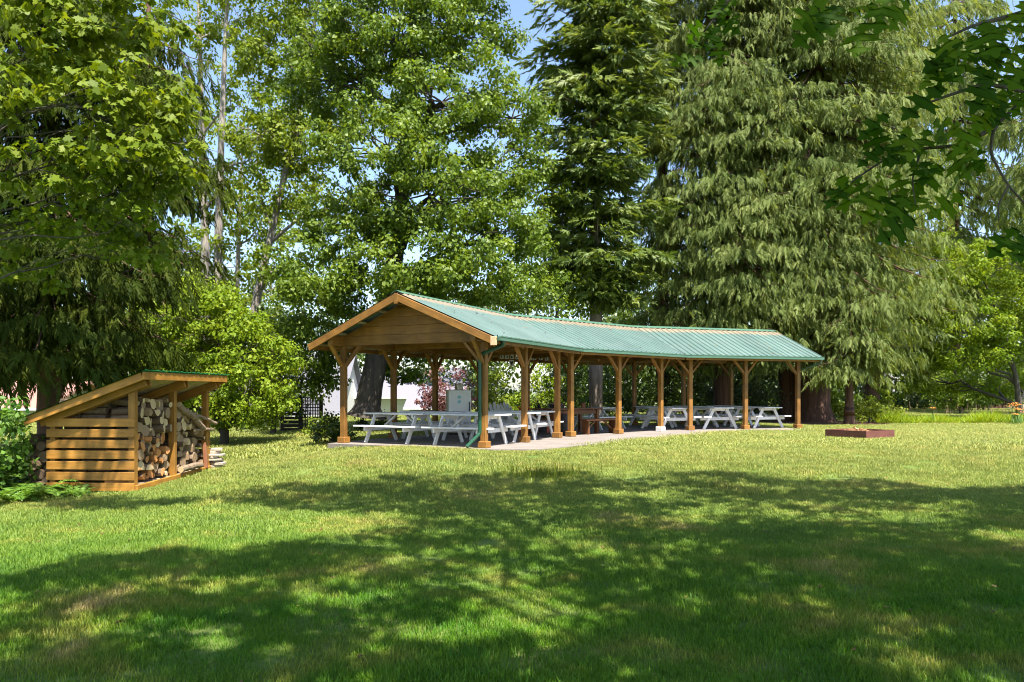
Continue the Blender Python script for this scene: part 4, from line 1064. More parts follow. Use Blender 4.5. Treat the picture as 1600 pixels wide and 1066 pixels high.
# ------------------------------------------------------------------ woodshed and firewood
SH = Vector((-6.60, 13.22, -0.50)); SHR = R(-2.9)
SHM = Matrix.Translation(SH) @ Matrix.Rotation(SHR, 4, 'Z')
def make_shed():
    r = empty('woodshed', SH, SHR); tag(r, 'open fronted orange timber woodshed with slatted side and sloping green roof', 'woodshed')
    st = M['stain_shed']; YS = (0.03, 1.42, 2.80); zf, zb = 1.85, 1.15
    zr = lambda x: 2.02 + (x - .28) * .375                    # roof underside
    for y in YS:
        lbeam('post', (0, y, -.35), (0, y, zr(0) - .06), .12, .10, st, r, up=(0, 1, 0), bevel=.006)
        lbeam('post', (-1.42, y, -.35), (-1.42, y, zr(-1.42) - .06), .10, .10, st, r, up=(0, 1, 0))
        for k in (-1, 1):
            lbeam('rafter', (.27, y + k * .072, zr(.27) - .085), (-1.62, y + k * .072, zr(-1.62) - .085), .04, .145, st, r)
    for i in range(7):
        lbeam('slat', (-1.50, -.048, .115 + i * .186), (.065, -.048, .115 + i * .186), .03, .142, st, r)
    for i in range(6): lbeam('slat', (-1.50, 2.88, .115 + i * .186), (.065, 2.88, .115 + i * .186), .03, .152, st, r)
    lbeam('sill', (.085, -.02, .09), (.085, 2.86, .16), .045, .10, st, r)
    for i in range(5): lbeam('floor_board', (-.12 - i * .30, -.02, .115), (-.12 - i * .30, 2.86, .165), .20, .035, M['sheathing'], r)
    for y in (.72, 2.1): lbeam('foot', (.06, y, -.30), (.06, y, .06), .09, .09, st, r)
    for i in range(6):
        x = .14 - i * .36; lbeam('roof_board', (x, -.20, zr(x) + .012), (x, 3.04, zr(x) + .012), .355, .02, M['sheathing'], r, up=(-.351, 0, .936))
    lbeam('fascia_board', (.335, -.26, zr(.335) + .0), (.335, 3.10, zr(.335) + .0), .028, .135, st, r)
    for y in (-.245, 3.085): lbeam('fascia_board', (.315, y, zr(.315) - .0), (-1.78, y, zr(-1.78) - .0), .028, .135, st, r)
    rf = empty('roof', (0, 0, 0)); rf.parent = r
    a = math.atan(.375); L = 2.32
    for k in range(4):
        y0 = -.30 + k * .87; prof = []
        for j in range(10):
            yy = y0 + j * .0965; prof.append((yy, .018 if j % 2 else 0.0))
        V = [(x, p[0], p[1]) for x in (0, -L) for p in prof] + [(x, p[0], p[1] - .004) for x in (0, -L) for p in prof]; m = len(prof)
        F = []
        for j in range(m - 1): F += [(j, j + 1, m + j + 1, m + j), (2 * m + j, 3 * m + j, 3 * m + j + 1, 2 * m + j + 1), (j, 2 * m + j, 2 * m + j + 1, j + 1), (m + j, m + j + 1, 3 * m + j + 1, 3 * m + j)]
        o = MB().add(V, F).build('roof_sheet', M['shed_roof'], rf); o.location = (.37, 0, zr(.37) + .078); o.rotation_euler = (0, -a, 0)
make_shed()

def log_mesh(kind, seed, matsides, matend):
    rr = random.Random(seed); n = 11
    if kind == 'round': poly = [(math.cos(t) * rr.uniform(.92, 1.04), math.sin(t) * rr.uniform(.90, 1.04)) for t in (2 * math.pi * i / n for i in range(n))]
    elif kind == 'half': poly = [(math.cos(t) * rr.uniform(.95, 1.1), math.sin(t) * rr.uniform(.9, 1.05) - .35) for t in (math.pi * i / 7 for i in range(8))] + [(.1, -.45 + rr.uniform(-.08, .08))]
    else: poly = [(-.75, -.62), (.2, -.8 + rr.uniform(-.1, .1)), (.85, -.55), (.70, .15), (.35, .70), (-.1, .92), (-.45, .3 + rr.uniform(-.15, .15))]
    m = len(poly); mb = MB(); V = []
    for x, tw, sc in ((0, 0, 1.0), (-.5, rr.uniform(-.06, .06), rr.uniform(.95, 1.06)), (-1.0, rr.uniform(-.1, .1), rr.uniform(.88, 1.08))):
        for p in poly: V.append((x + rr.uniform(-.015, .015) * (x == 0), p[0] * sc + tw, p[1] * sc))
    F = [tuple(range(m))] + [tuple(2 * m + i for i in range(m - 1, -1, -1))]
    for s in (0, 1): F += [(s * m + i, (s + 1) * m + i, (s + 1) * m + (i + 1) % m, s * m + (i + 1) % m) for i in range(m)]
    mb.add(V, F); me = mb.mesh('firewood')
    me.materials.append(matsides); me.materials.append(matend)
    for f in me.polygons:
        c = f.center
        if f.index < 2 or abs(f.normal.x) > .8: f.material_index = 1
        elif kind == 'half' and f.normal.z < -.5: f.material_index = 1
        elif kind == 'wedge' and (f.normal.y < -.3 or f.normal.z < -.6): f.material_index = 1
    return me
def pack(y0, y1, z0, ztop, n, rmin, rmax, rr):
    C2 = []
    for _ in range(n * 4):
        r = rr.uniform(rmin, rmax) if rr.random() < .75 else rr.uniform(rmin * .7, rmin); best = None
        cand = [(y0 + r, z0 + r), (y1 - r, z0 + r)] + [(rr.uniform(y0 + r, y1 - r), z0 + r) for _ in range(5)]
        for i, (a, b, ra) in enumerate(C2):
            for w, yy in ((0, y0 + r), (1, y1 - r)):
                dd = (ra + r) ** 2 - (yy - a) ** 2
                if dd > 0: cand.append((yy, b + math.sqrt(dd)))
            for (c, d, rc) in C2[max(0, i - 28):i]:
                D = math.hypot(c - a, d - b); R1, R2 = ra + r, rc + r
                if D < 1e-4 or D > R1 + R2: continue
                k = (R1 * R1 - R2 * R2 + D * D) / (2 * D); h2 = R1 * R1 - k * k
                if h2 < 0: continue
                h = math.sqrt(h2); mx, mz = a + (c - a) * k / D, b + (d - b) * k / D
                for s in (-1, 1): cand.append((mx + s * h * (d - b) / D, mz - s * h * (c - a) / D))
        for y, z in cand:
            if y < y0 + r - 1e-4 or y > y1 - r + 1e-4 or z < z0 + r - 1e-4 or z + r > ztop(y): continue
            if any((y - a) ** 2 + (z - b) ** 2 < (r + rc) ** 2 * .965 for a, b, rc in C2): continue
            if best is None or z < best[1]: best = (y, z, r)
        if best: C2.append(best)
        if len(C2) >= n: break
    return C2
ORD = ['bottom', 'second', 'third', 'fourth', 'fifth', 'sixth', 'seventh', 'eighth', 'ninth', 'tenth', 'eleventh', 'twelfth', 'thirteenth', 'fourteenth']
NTH = ['first', 'second', 'third', 'fourth', 'fifth', 'sixth', 'seventh', 'eighth', 'ninth', 'tenth', 'eleventh', 'twelfth']
NTH2 = NTH + ['thirteenth', 'fourteenth', 'fifteenth', 'sixteenth', 'seventeenth']
def firewood():
    rr = random.Random(11); var = {}
    for k, nm in enumerate(('pale', 'orange', 'grey')):
        for kind in ('round', 'half', 'wedge'):
            for sd in range(2): var.setdefault((nm, kind), []).append(log_mesh(kind, sd * 7 + k, M['log_bark'] if rr.random() < .6 else M['log_bark_grey'], LOGM[k]))
    var[('dark', 'round')] = [log_mesh('round', 30 + q, M['log_bark'], M['log_bark']) for q in range(3)]  # cut ends in bark colour too: shade on this pile put into the material
    inner = MB()
    for bay, (y0, y1, top) in (('near bay', (.10, 1.35, lambda y: 1.66)), ('far bay', (1.50, 2.72, lambda y: 1.62 - .30 * (y - 1.5)))):
        P = pack(y0, y1, .17, top, 80, .060, .118, rr)
        rows = {}
        for p in P: rows.setdefault(min(int((p[1] - .17) / .135), 13), []).append(p)
        for c, row in rows.items():
            for i, (y, z, r) in enumerate(sorted(row)):
                fr = z / 1.6
                kind = 'round' if (rr.random() < (.55 if fr > .66 else .22)) else rr.choice(['half', 'wedge', 'wedge'])
                nm = 'orange' if (bay == 'near bay' and fr < .62 and rr.random() < .55) else 'pale' if rr.random() < (.6 if bay == 'near bay' else .35) else 'grey'
                o = link('firewood_log', rr.choice(var[(nm, kind)]))
                ln = rr.uniform(.36, .46); x = rr.uniform(-.10, .045)
                Mw = SHM @ Matrix.Translation((x, y, z)) @ Matrix.Rotation(rr.gauss(0, .16), 4, 'Z') @ Matrix.Rotation(rr.gauss(0, .10), 4, 'Y') @ Matrix.Rotation(rr.uniform(0, 6.28) if kind != 'half' else rr.choice([0, 3.14, 1.0, 5.0]), 4, 'X')
                o.location = Mw.to_translation(); o.rotation_euler = Mw.to_euler(); o.scale = (ln, r * 1.02, r * 1.02)
                sh = {'round': 'round', 'half': 'half round', 'wedge': 'split'}[kind]
                tag(o, f'{nm} {sh} firewood log, {ORD[c]} course up, {NTH[min(i, 11)]} from the slatted side, {bay}', 'log', 'stacked firewood in the woodshed')
                for dx in (.47, .93): inner.tube([(x - dx, y, z), (x - dx - .42, y + rr.uniform(-.03, .03), z)], r * .98, 7)
    o = inner.build('firewood_heap', M['log_bark']); o.location = SH; o.rotation_euler = (0, 0, SHR); tag(o, 'rows of firewood deeper inside the woodshed behind the front logs', 'firewood', kind='stuff')
    # logs piled behind the shed, ends towards the viewer
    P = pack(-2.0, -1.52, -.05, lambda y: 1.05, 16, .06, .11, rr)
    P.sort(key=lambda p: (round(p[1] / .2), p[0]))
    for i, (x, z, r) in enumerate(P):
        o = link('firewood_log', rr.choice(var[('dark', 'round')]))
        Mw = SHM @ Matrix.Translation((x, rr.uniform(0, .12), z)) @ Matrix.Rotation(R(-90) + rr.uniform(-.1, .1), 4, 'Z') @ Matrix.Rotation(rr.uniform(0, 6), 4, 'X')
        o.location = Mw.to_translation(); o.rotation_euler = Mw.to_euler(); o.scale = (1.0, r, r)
        tag(o, f'shade-darkened log piled left of the slatted wall, {NTH2[i]} counting from the bottom', 'log', 'logs piled left of the slatted wall')
    # long limbs lying across the far bay
    for i, (a, b, r, lab) in enumerate([((.05, 1.55, 1.52), (.10, 2.50, 1.02), .062, 'long grey limb slanting down across the far bay of the woodshed'), ((.06, 2.25, 1.28), (.18, 2.92, 1.10), .035, 'thin stick with pale end poking out past the last woodshed post'), ((.06, 2.2, .98), (.14, 2.90, .98), .03, 'second thin stick poking out just below the other'), ((.12, 1.50, .26), (.12, 2.35, .27), .06, 'pale round log lying along the sill in the far bay')]):
        mb = MB().tube(curve(a, b, .02, 6, .012), r, 9); me = mb.mesh('limb', smooth=False); me.materials.append(M['log_bark_grey']); me.materials.append(LOGM[0])
        for f in me.polygons:
            if len(f.vertices) > 4: f.material_index = 1
        o = link('firewood_limb', me); o.location = SH; o.rotation_euler = (0, 0, SHR); tag(o, lab, 'log', 'long limbs on the firewood')
    for i, (y, lab) in enumerate(((2.62, 'red brown sawn stake standing by the last woodshed post'), (2.70, 'second red brown sawn stake right against the last woodshed post'))):
        o = MB().box(-.03, .03, -.03, .03, 0, .52 - .05 * i).build('stake', M['stake'], None, .004); p = SHM @ Vector((.10, y - .06 * i, .19)); o.location = p; o.rotation_euler = (.03, -.06, i * .2); tag(o, lab, 'stake')
    z = gz(*(SHM @ Vector((.1, 3.05, 0)))[:2])
    for i in range(9):
        w, d_, h = rr.uniform(.16, .24), rr.uniform(.12, .18), rr.uniform(.04, .06)
        n = 7; poly = [(w * math.cos(t) * rr.uniform(.8, 1.1), d_ * math.sin(t) * rr.uniform(.8, 1.1)) for t in (6.283 * k / n for k in range(n))]
        o = MB().prism(poly, 0, h - .003).build('wood_offcut', M['chalk'], None, .006); p = SHM @ Vector((.08 + rr.uniform(-.05, .07), 3.02 + rr.uniform(-.05, .08), 0))
        o.location = (p.x, p.y, z); o.rotation_euler = (rr.uniform(-.04, .04), rr.uniform(-.04, .04), rr.uniform(0, 6)); z += h
        tag(o, f'pale flat slab, {ORD[i]} in the stack beside the last woodshed post', 'wood', 'stack of pale slabs')
firewood()

# ------------------------------------------------------------------ fire pit
def fire_pit():
    hd = R(31); side = 1.28; D = 21.4
    p = at(1343, 640, D); z = gz(p.x, p.y)
    r = empty('fire_pit', (p.x, p.y, z), hd); tag(r, 'square rust red steel fire pit box on the sunny lawn', 'fire pit')
    h, t, k = .24, .012, side / 2
    for i, ang in enumerate((0, 90, 180, 270)):
        Mx = Matrix.Rotation(R(ang), 4, 'Z'); MB().box(-k + .001, k - t - .001, -k, -k + t, -.05, h, Mx).build('steel_plate', M['rust'], r, .002)
        MB().box(-k + .03, k - .04, -k + t + .001, -k + t + .05, h - .05, h - .044, Mx).build('rim_flange', M['rust'], r)
    mb = MB(); rr = random.Random(5); n = 14
    for i in range(260):
        a = rr.uniform(0, 6.28); q = .50 * math.sqrt(rr.random()); zz = .06 + .20 * max(0, 1 - ((q * math.cos(a) + .12) ** 2 + (q * math.sin(a)) ** 2) / .22) + rr.uniform(0, .04)
        L = rr.uniform(.05, .26); d = Vector((rr.uniform(-1, 1), rr.uniform(-1, 1), rr.uniform(-.25, .35))).normalized() * L / 2; c = Vector((q * math.cos(a), q * math.sin(a), zz))
        w = rr.uniform(.004, .012) if rr.random() < .6 else rr.uniform(.02, .05)
        mb.bar(c - d, c + d, w, rr.uniform(.004, .01))
    o = mb.build('kindling', M['kindling']); o.location = (p.x, p.y, z); o.rotation_euler = (0, 0, hd); tag(o, 'heap of dry twigs and brown leaves in the fire pit', 'kindling', kind='stuff')
    o = MB().prism([(-.62, -.62), (.62, -.62), (.62, .62), (-.62, .62)], 0, .06).build('ash_bed', M['ash']); o.location = (p.x, p.y, z); o.rotation_euler = (0, 0, hd); tag(o, 'grey brown ash bed inside the steel fire pit', 'ash', kind='stuff')
M['kindling'] = plain_mat('dry_twigs', (0.42, 0.24, 0.12), .9, .5, 25); M['ash'] = plain_mat('ash', (.16, .12, .10), .95, .3, 12)
fire_pit()

# ------------------------------------------------------------------ ferns, weeds, flower bed
def fern(name, label, x, y, nf, L, seed, group=None, mat='leaf_fern'):
    r = np.random.default_rng(seed); z = gz(x, y); V_, F_, T_ = [], [], []; P = Parts()
    for i in range(nf):
        az = r.random() * 6.283; o = np.array([math.cos(az), math.sin(az), 0]); l = L * (.7 + .5 * r.random()); k = 22; s = np.linspace(.1, 1, k)
        lift = .75 + .35 * r.random()
        q = np.array([x, y, z]) + o * (s * l * .85)[:, None] + np.array([0, 0, 1.]) * (l * (lift * s - .75 * s ** 2.2))[:, None]
        lat = np.array([-o[1], o[0], 0.]); tan = unit(np.gradient(q, axis=0)); up = np.cross(tan, lat)
        for sg in (-1, 1):
            ln = l * .26 * np.sin(np.clip(s * 1.05, 0, 1) * math.pi) ** .7 + .01; d = lat * sg + tan * .45 + np.array([0, 0, -.15]) + r.normal(size=(k, 3)) * .08
            V, F = kites(q + unit(d) * ln[:, None] * .5, -up * np.sign(-up[:, 2:3] + 1e-6) + r.normal(size=(k, 3)) * .15, d, ln, np.full(k, l * .038) + .006, .05)
            P.add(V, F, np.repeat(np.clip(.3 + .5 * r.random(k), 0, 1), 4))
    return make_plant(name, label, 'fern', (x, y, z), None, P, None, M[mat], group, crownname='fronds')
def ground_plants():
    g = 'ferns by the woodshed'
    fern('fern', 'bright fern at the foot of the slatted woodshed wall', -7.35, 12.88, 13, .42, 1, g)
    fern('fern', 'small fern left at the slatted woodshed wall', -7.95, 12.80, 10, .36, 2, g)
    for i, (px, D, L, lab) in enumerate([(22, 12.3, .62, 'large fern at the left picture edge in front of the log pile'), (64, 12.9, .6, 'fern between the left bush and the slatted wall'), (8, 13.4, .9, 'tall fern in front of the dense left bush')]):
        x, y, z = G(px, D); fern('fern', lab, x, y, 20, L, 20 + i, g)
    # tall unmown tuft on the brow of the lawn
    P = Parts(); n = 700
    c = at(850, 742, 14.0); bx = c.x + rng.normal(size=n) * .42; by = c.y + rng.normal(size=n) * .25; h = .10 + .22 * rng.random(n); a = rng.random(n) * 6.283
    b = np.stack([bx, by, ground_z(bx, by)], -1); d = np.stack([np.cos(a) * .4, np.sin(a) * .4, np.ones(n)], -1)
    V, F = kites(b + unit(d) * (h * .5)[:, None], np.stack([np.cos(a), np.sin(a), np.full(n, .2)], -1), d, h, np.full(n, .007), .1); P.add(V, F, np.repeat(rng.random(n), 4))
    o = link('tall_grass', P.mesh('tall_grass'), M['leaf_light']); tag(o, 'tuft of taller unmown grass on the brow of the lawn', 'grass', kind='stuff')
    # weeds in the lawn
    P = Parts()
    for i in range(26):
        d = 8 + 8 * rng.random(); x = (rng.random() * 2 - 1) * .62 * d; k = rng.integers(6, 11); a = np.arange(k) * 6.283 / k + rng.random(k) * .5; L = .03 + .04 * rng.random(k)
        o3 = np.stack([np.cos(a), np.sin(a), np.full(k, .25)], -1); c3 = np.array([x, d, gz(x, d) + .035]) + unit(o3) * (L * .5)[:, None]
        V, F = kites(c3, np.stack([-np.cos(a) * .3, -np.sin(a) * .3, np.ones(k)], -1), o3, L, L * .42, .1); P.add(V, F, np.repeat(.3 + .5 * rng.random(k), 4))
    o = link('lawn_weeds', P.mesh('lawn_weeds'), M['leaf_fern']); tag(o, 'broad leaved weeds scattered in the lawn', 'weeds', kind='stuff')
    # rough flower bed at right
    P = Parts(); n = 9000
    px = 1372 + 330 * rng.random(n); D = 31.0 + 3.6 * rng.random(n); x = (px - CX) / FPX * D; hh = (.22 + .55 * rng.random(n) ** 1.4) * (0.75 + .35 * np.sin(px * .06) * np.sin(px * .023 + 1)); a = rng.random(n) * 6.283
    b = np.stack([x, D, ground_z(x, D)], -1); d = np.stack([np.cos(a) * .8, np.sin(a) * .8, np.ones(n)], -1)
    V, F = kites(b + unit(d) * (hh * .5)[:, None], np.stack([-np.cos(a), -np.sin(a), np.full(n, 1.0)], -1), d, hh, np.full(n, .03), .1); P.add(V, F, np.repeat(rng.random(n), 4))
    o = link('flower_bed_growth', P.mesh('flower_bed_growth'), M['leaf_yellow']); tag(o, 'rough band of tall green growth along the flower bed at right', 'plants', kind='stuff')
    P = Parts(); n = 170; px = 1375 + 320 * rng.random(n); D = 31.0 + 3.4 * rng.random(n); x = (px - CX) / FPX * D; hh = .45 + .5 * rng.random(n); a = rng.random(n) * 6.283
    b = np.stack([x, D, ground_z(x, D) + hh * .6], -1); d = np.stack([np.cos(a) * .2, np.sin(a) * .2, np.ones(n)], -1)
    V, F = kites(b + unit(d) * (hh * .25)[:, None], np.stack([np.cos(a), np.sin(a), np.full(n, .2)], -1), d, hh * .5, np.full(n, .014), .1); P.add(V, F, np.repeat(rng.random(n), 4))
    o = link('dry_seed_heads', P.mesh('dry_seed_heads'), M['seed']); tag(o, 'dry brownish seed heads standing above the flower bed', 'seed heads', kind='stuff')
    def lily(px, D, nf, h, sp, lab, seed):
        r = np.random.default_rng(seed); x, y, z = G(px, D); root = empty('lily_plant', (x, y, z)); tag(root, lab, 'flower', 'orange lilies in the flower bed')
        Lf, W_ = Parts(), Parts()
        for i in range(nf):
            e = np.array([r.normal() * sp, r.normal() * sp * .6, h * (.7 + .4 * r.random())]); V, F = tube_np(curve((e[0] * .4, e[1] * .4, 0), e, .02, 5, .02), .008, 4); W_.add(V, F)
            k = 6; a = np.arange(k) * 6.283 / k; o3 = np.stack([np.cos(a), np.sin(a) , np.full(k, .35)], -1) + np.array([0, -.5, 0]); Q = Parts()
            V, F = kites(e + unit(o3) * .07, np.stack([-np.cos(a) * .5, -np.sin(a) * .5 - .5, np.ones(k)], -1), o3, np.full(k, .11), np.full(k, .05), .1); Q.add(V, F, np.repeat(r.random(k), 4))
            link('flower', Q.mesh('flower'), M['petal'], root)
            m = 6; a = r.random(m) * 6.283; o3 = np.stack([np.cos(a) * .6, np.sin(a) * .6, np.ones(m)], -1); V, F = kites(np.array([e[0] * .4, e[1] * .4, .1]) + unit(o3) * .2, np.stack([np.cos(a), np.sin(a), np.full(m, .3)], -1), o3, np.full(m, .5), np.full(m, .035), .1); Lf.add(V, F, np.repeat(r.random(m), 4))
        link('stem', W_.mesh('stem'), M['leaf_light'], root); link('foliage', Lf.mesh('foliage'), M['leaf_fern'], root)
    lily(1593, 30.5, 11, .78, .22, 'big clump of orange lilies at the right picture edge', 1); lily(1457, 31.5, 2, .62, .08, 'single pale orange lily in the middle of the flower bed', 2); lily(1580, 29.8, 3, .5, .15, 'small orange lily just left of the big lily clump', 3)
ground_plants()

# ------------------------------------------------------------------ houses, fences behind
def house(name, label, px0, px1, D, wall_py, eave_py, ridge_py, depth, wallm, roofm, axis='x', wins=(), chim=None):
    a, b = at(px0, 600, D), at(px1, 600, D); w = b.x - a.x; cx = (a.x + b.x) / 2; z0 = gz(cx, D)
    ze = EYE - (eave_py - HY) * D / FPX - z0; zr = EYE - (ridge_py - HY) * (D + depth / 2) / FPX - z0
    r = empty(name, (cx, D, z0)); tag(r, label, 'house')
    MB().box(-w / 2, w / 2, 0, depth, -.3, ze).build('wall', wallm, r)
    ov = .35
    if axis == 'x':
        for sg, y0 in ((1, -ov), (-1, depth + ov)):
            beam_pts = [(-w / 2 - ov, y0, ze - .12), (w / 2 + ov, y0, ze - .12), (w / 2 + ov, depth / 2, zr), (-w / 2 - ov, depth / 2, zr)]
            mb = MB(); mb.add([Vector(p) for p in beam_pts] + [Vector(p) - Vector((0, 0, .14)) for p in beam_pts], [(0, 1, 2, 3), (7, 6, 5, 4), (0, 4, 5, 1), (1, 5, 6, 2), (2, 6, 7, 3), (3, 7, 4, 0)]); mb.build('roof', roofm, r)
        mb = MB()
        for sx in (-1, 1): mb.add([(sx * w / 2, 0, ze), (sx * w / 2, depth, ze), (sx * w / 2, depth / 2, zr - .18), (sx * (w / 2 - .1), 0, ze), (sx * (w / 2 - .1), depth, ze), (sx * (w / 2 - .1), depth / 2, zr - .18)], [(0, 1, 2), (3, 5, 4), (0, 2, 5, 3), (1, 4, 5, 2)])
        mb.build('gable', wallm, r)
        MB().box(-w / 2 - ov, w / 2 + ov, -ov - .12, -ov - .01, ze - .24, ze - .12).build('gutter', M['white_siding'], r)
    for (u, zc, ww, hh) in wins:
        fr = MB().box(u - ww / 2 - .06, u + ww / 2 + .06, -.05, -.01, zc - hh / 2 - .06, zc + hh / 2 + .06).build('window', M['white_siding'], r)
        MB().box(u - ww / 2, u + ww / 2, -.07, -.052, zc - hh / 2, zc + hh / 2).build('pane', M['glass'], fr)
def background_buildings():
    house('house', 'house with broad pale grey roof behind the lattice and shrub', 440, 526, 50, 650, 645, 552, 9, M['white_siding'], M['shingle'], wins=())
    house('house', 'long white walled house with grey roof behind the big maple trunk', 528, 640, 56, 650, 618, 585, 8, M['white_siding'], M['shingle_lilac'], wins=())
    house('house', 'low cream house with pale lilac roof right of the white walled one', 640, 716, 48, 650, 634, 604, 7, M['cream'], M['shingle_lilac'])
    house('house', 'house whose grey roof shows above the pink red maple', 664, 770, 66, 650, 606, 575, 9, M['white_siding'], M['shingle'])
    house('house', 'house with pinkish tiled roof behind the dark cedar at left', -60, 66, 40, 650, 634, 596, 8, M['cream'], M['pink_roof'])
    # lattice fence
    D = 27; p0, p1 = at(441, 650, D), at(502, 650, D); z0 = gz(p0.x, D); w = p1.x - p0.x; h = 1.25
    r = empty('lattice_fence', (p0.x, D, z0)); tag(r, 'dark lattice fence between the shrub tree and the near gable', 'fence')
    for x in (0, w * .46, w): MB().box(x - .05, x + .05, -.05, .05, -.2, h + .08).build('post', M['lattice'], r)
    for i in range(9): MB().box(.06, w * .46 - .06, -.012 , .012, .05 + i * .135, .05 + i * .135 + .105).build('slat', M['lattice'], r)
    n = 11
    for i in range(n): x = w * .46 + .08 + i * (w * .54 - .16) / (n - 1); MB().box(x - .017, x + .017, -.02, -.004, .04, h).build('slat', M['lattice'], r)
    for i in range(11): z = .06 + i * (h - .08) / 10; MB().box(w * .46 + .051, w - .051, -.003, .012, z - .017, z + .017).build('slat', M['lattice'], r)
    # brown board fence and tan shed at the back right
    D = 60; p0, p1 = at(1498, 650, D), at(1572, 650, D); z0 = gz(p0.x, D); w = p1.x - p0.x
    r = empty('board_fence', (p0.x, D, z0)); tag(r, 'dark brown board fence at the back of the meadow', 'fence')
    n = 18
    for i in range(n): MB().box(i * w / n + .01, (i + 1) * w / n - .01, 0, .03, -.1, 1.65 + .03 * math.sin(i * 3)).build('board', M['bark_cedar'], r)
    for z in (.3, 1.35): MB().box(0, w, .031, .08, z, z + .09).build('rail', M['bark_cedar'], r)
    p0, p1 = at(1573, 650, D), at(1625, 650, D); w = p1.x - p0.x; r = empty('garden_shed', (p0.x, D, z0)); tag(r, 'small tan board shed at the right edge beyond the lilies', 'shed')
    n = 9
    for i in range(n): MB().box(i * w / n + .008, (i + 1) * w / n - .008, 0, .04, -.1, 1.72).build('board', M['tan_board'], r)
    MB().box(.0, w, .041, 2.2, -.1, 1.70).build('body', M['tan_board'], r); MB().box(-.12, w + .12, -.18, 2.4, 1.73, 1.82).build('roof', M['shingle'], r)
    MB().box(.62, .72, -.03, -.001, .8, .95).build('latch', M['dark'], r)
    MB().box(.60, 1.0, .0, .001, 0, .001)
background_buildings()

# ------------------------------------------------------------------ litter: needles and leaves on the roof, fallen leaves on lawn and slab
def litter():
    P = Parts()
    for s_ in range(3):
        n = 70; lo, hi = u_lim(s_, WW / 2); u = lo + .1 + (hi - lo - .2) * rng.random(n); e = EAVE * (.04 + .9 * rng.random(n) ** 2.2)
        q = SEG[s_]; v = WW / 2 - e
        c = np.array([tuple(q['o'])]) + np.array([tuple(q['d'])]) * u[:, None] + np.array([tuple(q['n'])]) * v[:, None]; c[:, 2] = RIDGE_Z - e * math.tan(SLOPE) + .036
        nr = np.array([tuple(-q['n'] * math.sin(SLOPE) + Vector((0, 0, math.cos(SLOPE))))]) + rng.normal(size=(n, 3)) * .15; d = rng.normal(size=(n, 3)); L = .03 + .07 * rng.random(n)
        V, F = kites(c, np.broadcast_to(nr, (n, 3)), d, L, L * .4, .03); P.add(V, F, np.repeat(rng.random(n), 4))
    o = link('roof_litter', P.mesh('roof_litter'), M['dead_leaf']); tag(o, 'dry needles and leaves scattered on the green roof', 'leaf litter', kind='stuff')
    P = Parts(); n = 320; x, d0 = frustum_pts(4, 20, 1.0, 1.0); k = rng.choice(len(x), n); x, d0 = x[k], d0[k]
    c = np.stack([x, d0, np.where(in_poly(x, d0, SLAB), .012, ground_z(x, d0) + .035)], -1); L = .03 + .05 * rng.random(n)
    V, F = kites(c, np.array([[0, 0, 1.]]) + rng.normal(size=(n, 3)) * .35, rng.normal(size=(n, 3)), L, L * .6, .1); P.add(V, F, np.repeat(rng.random(n), 4))
    o = link('fallen_leaves', P.mesh('fallen_leaves'), M['dead_leaf']); tag(o, 'few dry leaves fallen on the lawn', 'leaf litter', kind='stuff')
M['dead_leaf'] = leaf_mat('dead_leaves', (.10, .05, .02), (.20, .11, .05), (.32, .20, .09), tcol=(1, .9, .7))
litter()

# ------------------------------------------------------------------ oak beside the viewer
OAK = [(0, 0), (.02, .10), (.07, .13), (.15, .10), (.12, .17), (.24, .22), (.16, .26), (.06, .30), (.055, .36), (.17, .42), (.34, .40), (.30, .47), (.44, .56), (.30, .57), (.17, .56), (.055, .60), (.06, .66), (.16, .74), (.25, .73), (.22, .80), (.10, .84), (.08, .91), (0, 1.0)]
def oak_leaf(seed):
    r = random.Random(seed); V, F = [], []
    right = [(x * r.uniform(.85, 1.12), y) for x, y in OAK]; left = [(-x * r.uniform(.85, 1.12), y) for x, y in OAK]
    curl = r.uniform(.05, .3); bend = r.uniform(.1, .35)
    f = lambda x, y: (x, y, -curl * abs(x) * 1.1 - bend * y * y * .5 + .02 * math.sin(9 * x + seed))
    m = len(OAK); V = [f(0, y) for _, y in OAK] + [f(*p) for p in right] + [f(*p) for p in left]
    for i in range(m - 1):
        F.append((i, m + i, m + i + 1, i + 1)); F.append((i, i + 1, 2 * m + i + 1, 2 * m + i))
    V += [(.008, -.22, .02), (-.008, -.22, .02), (.006, .02, .004), (-.006, .02, .004)]; b = 3 * m; F.append((b, b + 1, b + 3, b + 2))
    me = bpy.data.meshes.new('oak_leaf'); me.from_pydata(V, [], F); me.validate()
    a = me.attributes.new('tone', 'FLOAT', 'POINT'); tv = r.random(); a.data.foreach_set('value', np.full(len(me.vertices), tv, np.float32))
    for p in me.polygons: p.use_smooth = True
    me.materials.append(M['leaf_oak'])
    return me
SHADE = [(340, 778), (420, 760), (520, 757), (640, 744), (780, 744), (880, 737), (960, 747), (1080, 740), (1180, 744), (1260, 754), (1350, 747), (1450, 766), (1640, 760), (2200, 760), (2200, 3000), (-900, 3000), (-500, 930), (0, 905), (60, 890), (160, 870), (260, 862), (350, 872), (440, 850), (540, 838), (640, 822), (600, 805), (520, 800), (430, 795)]
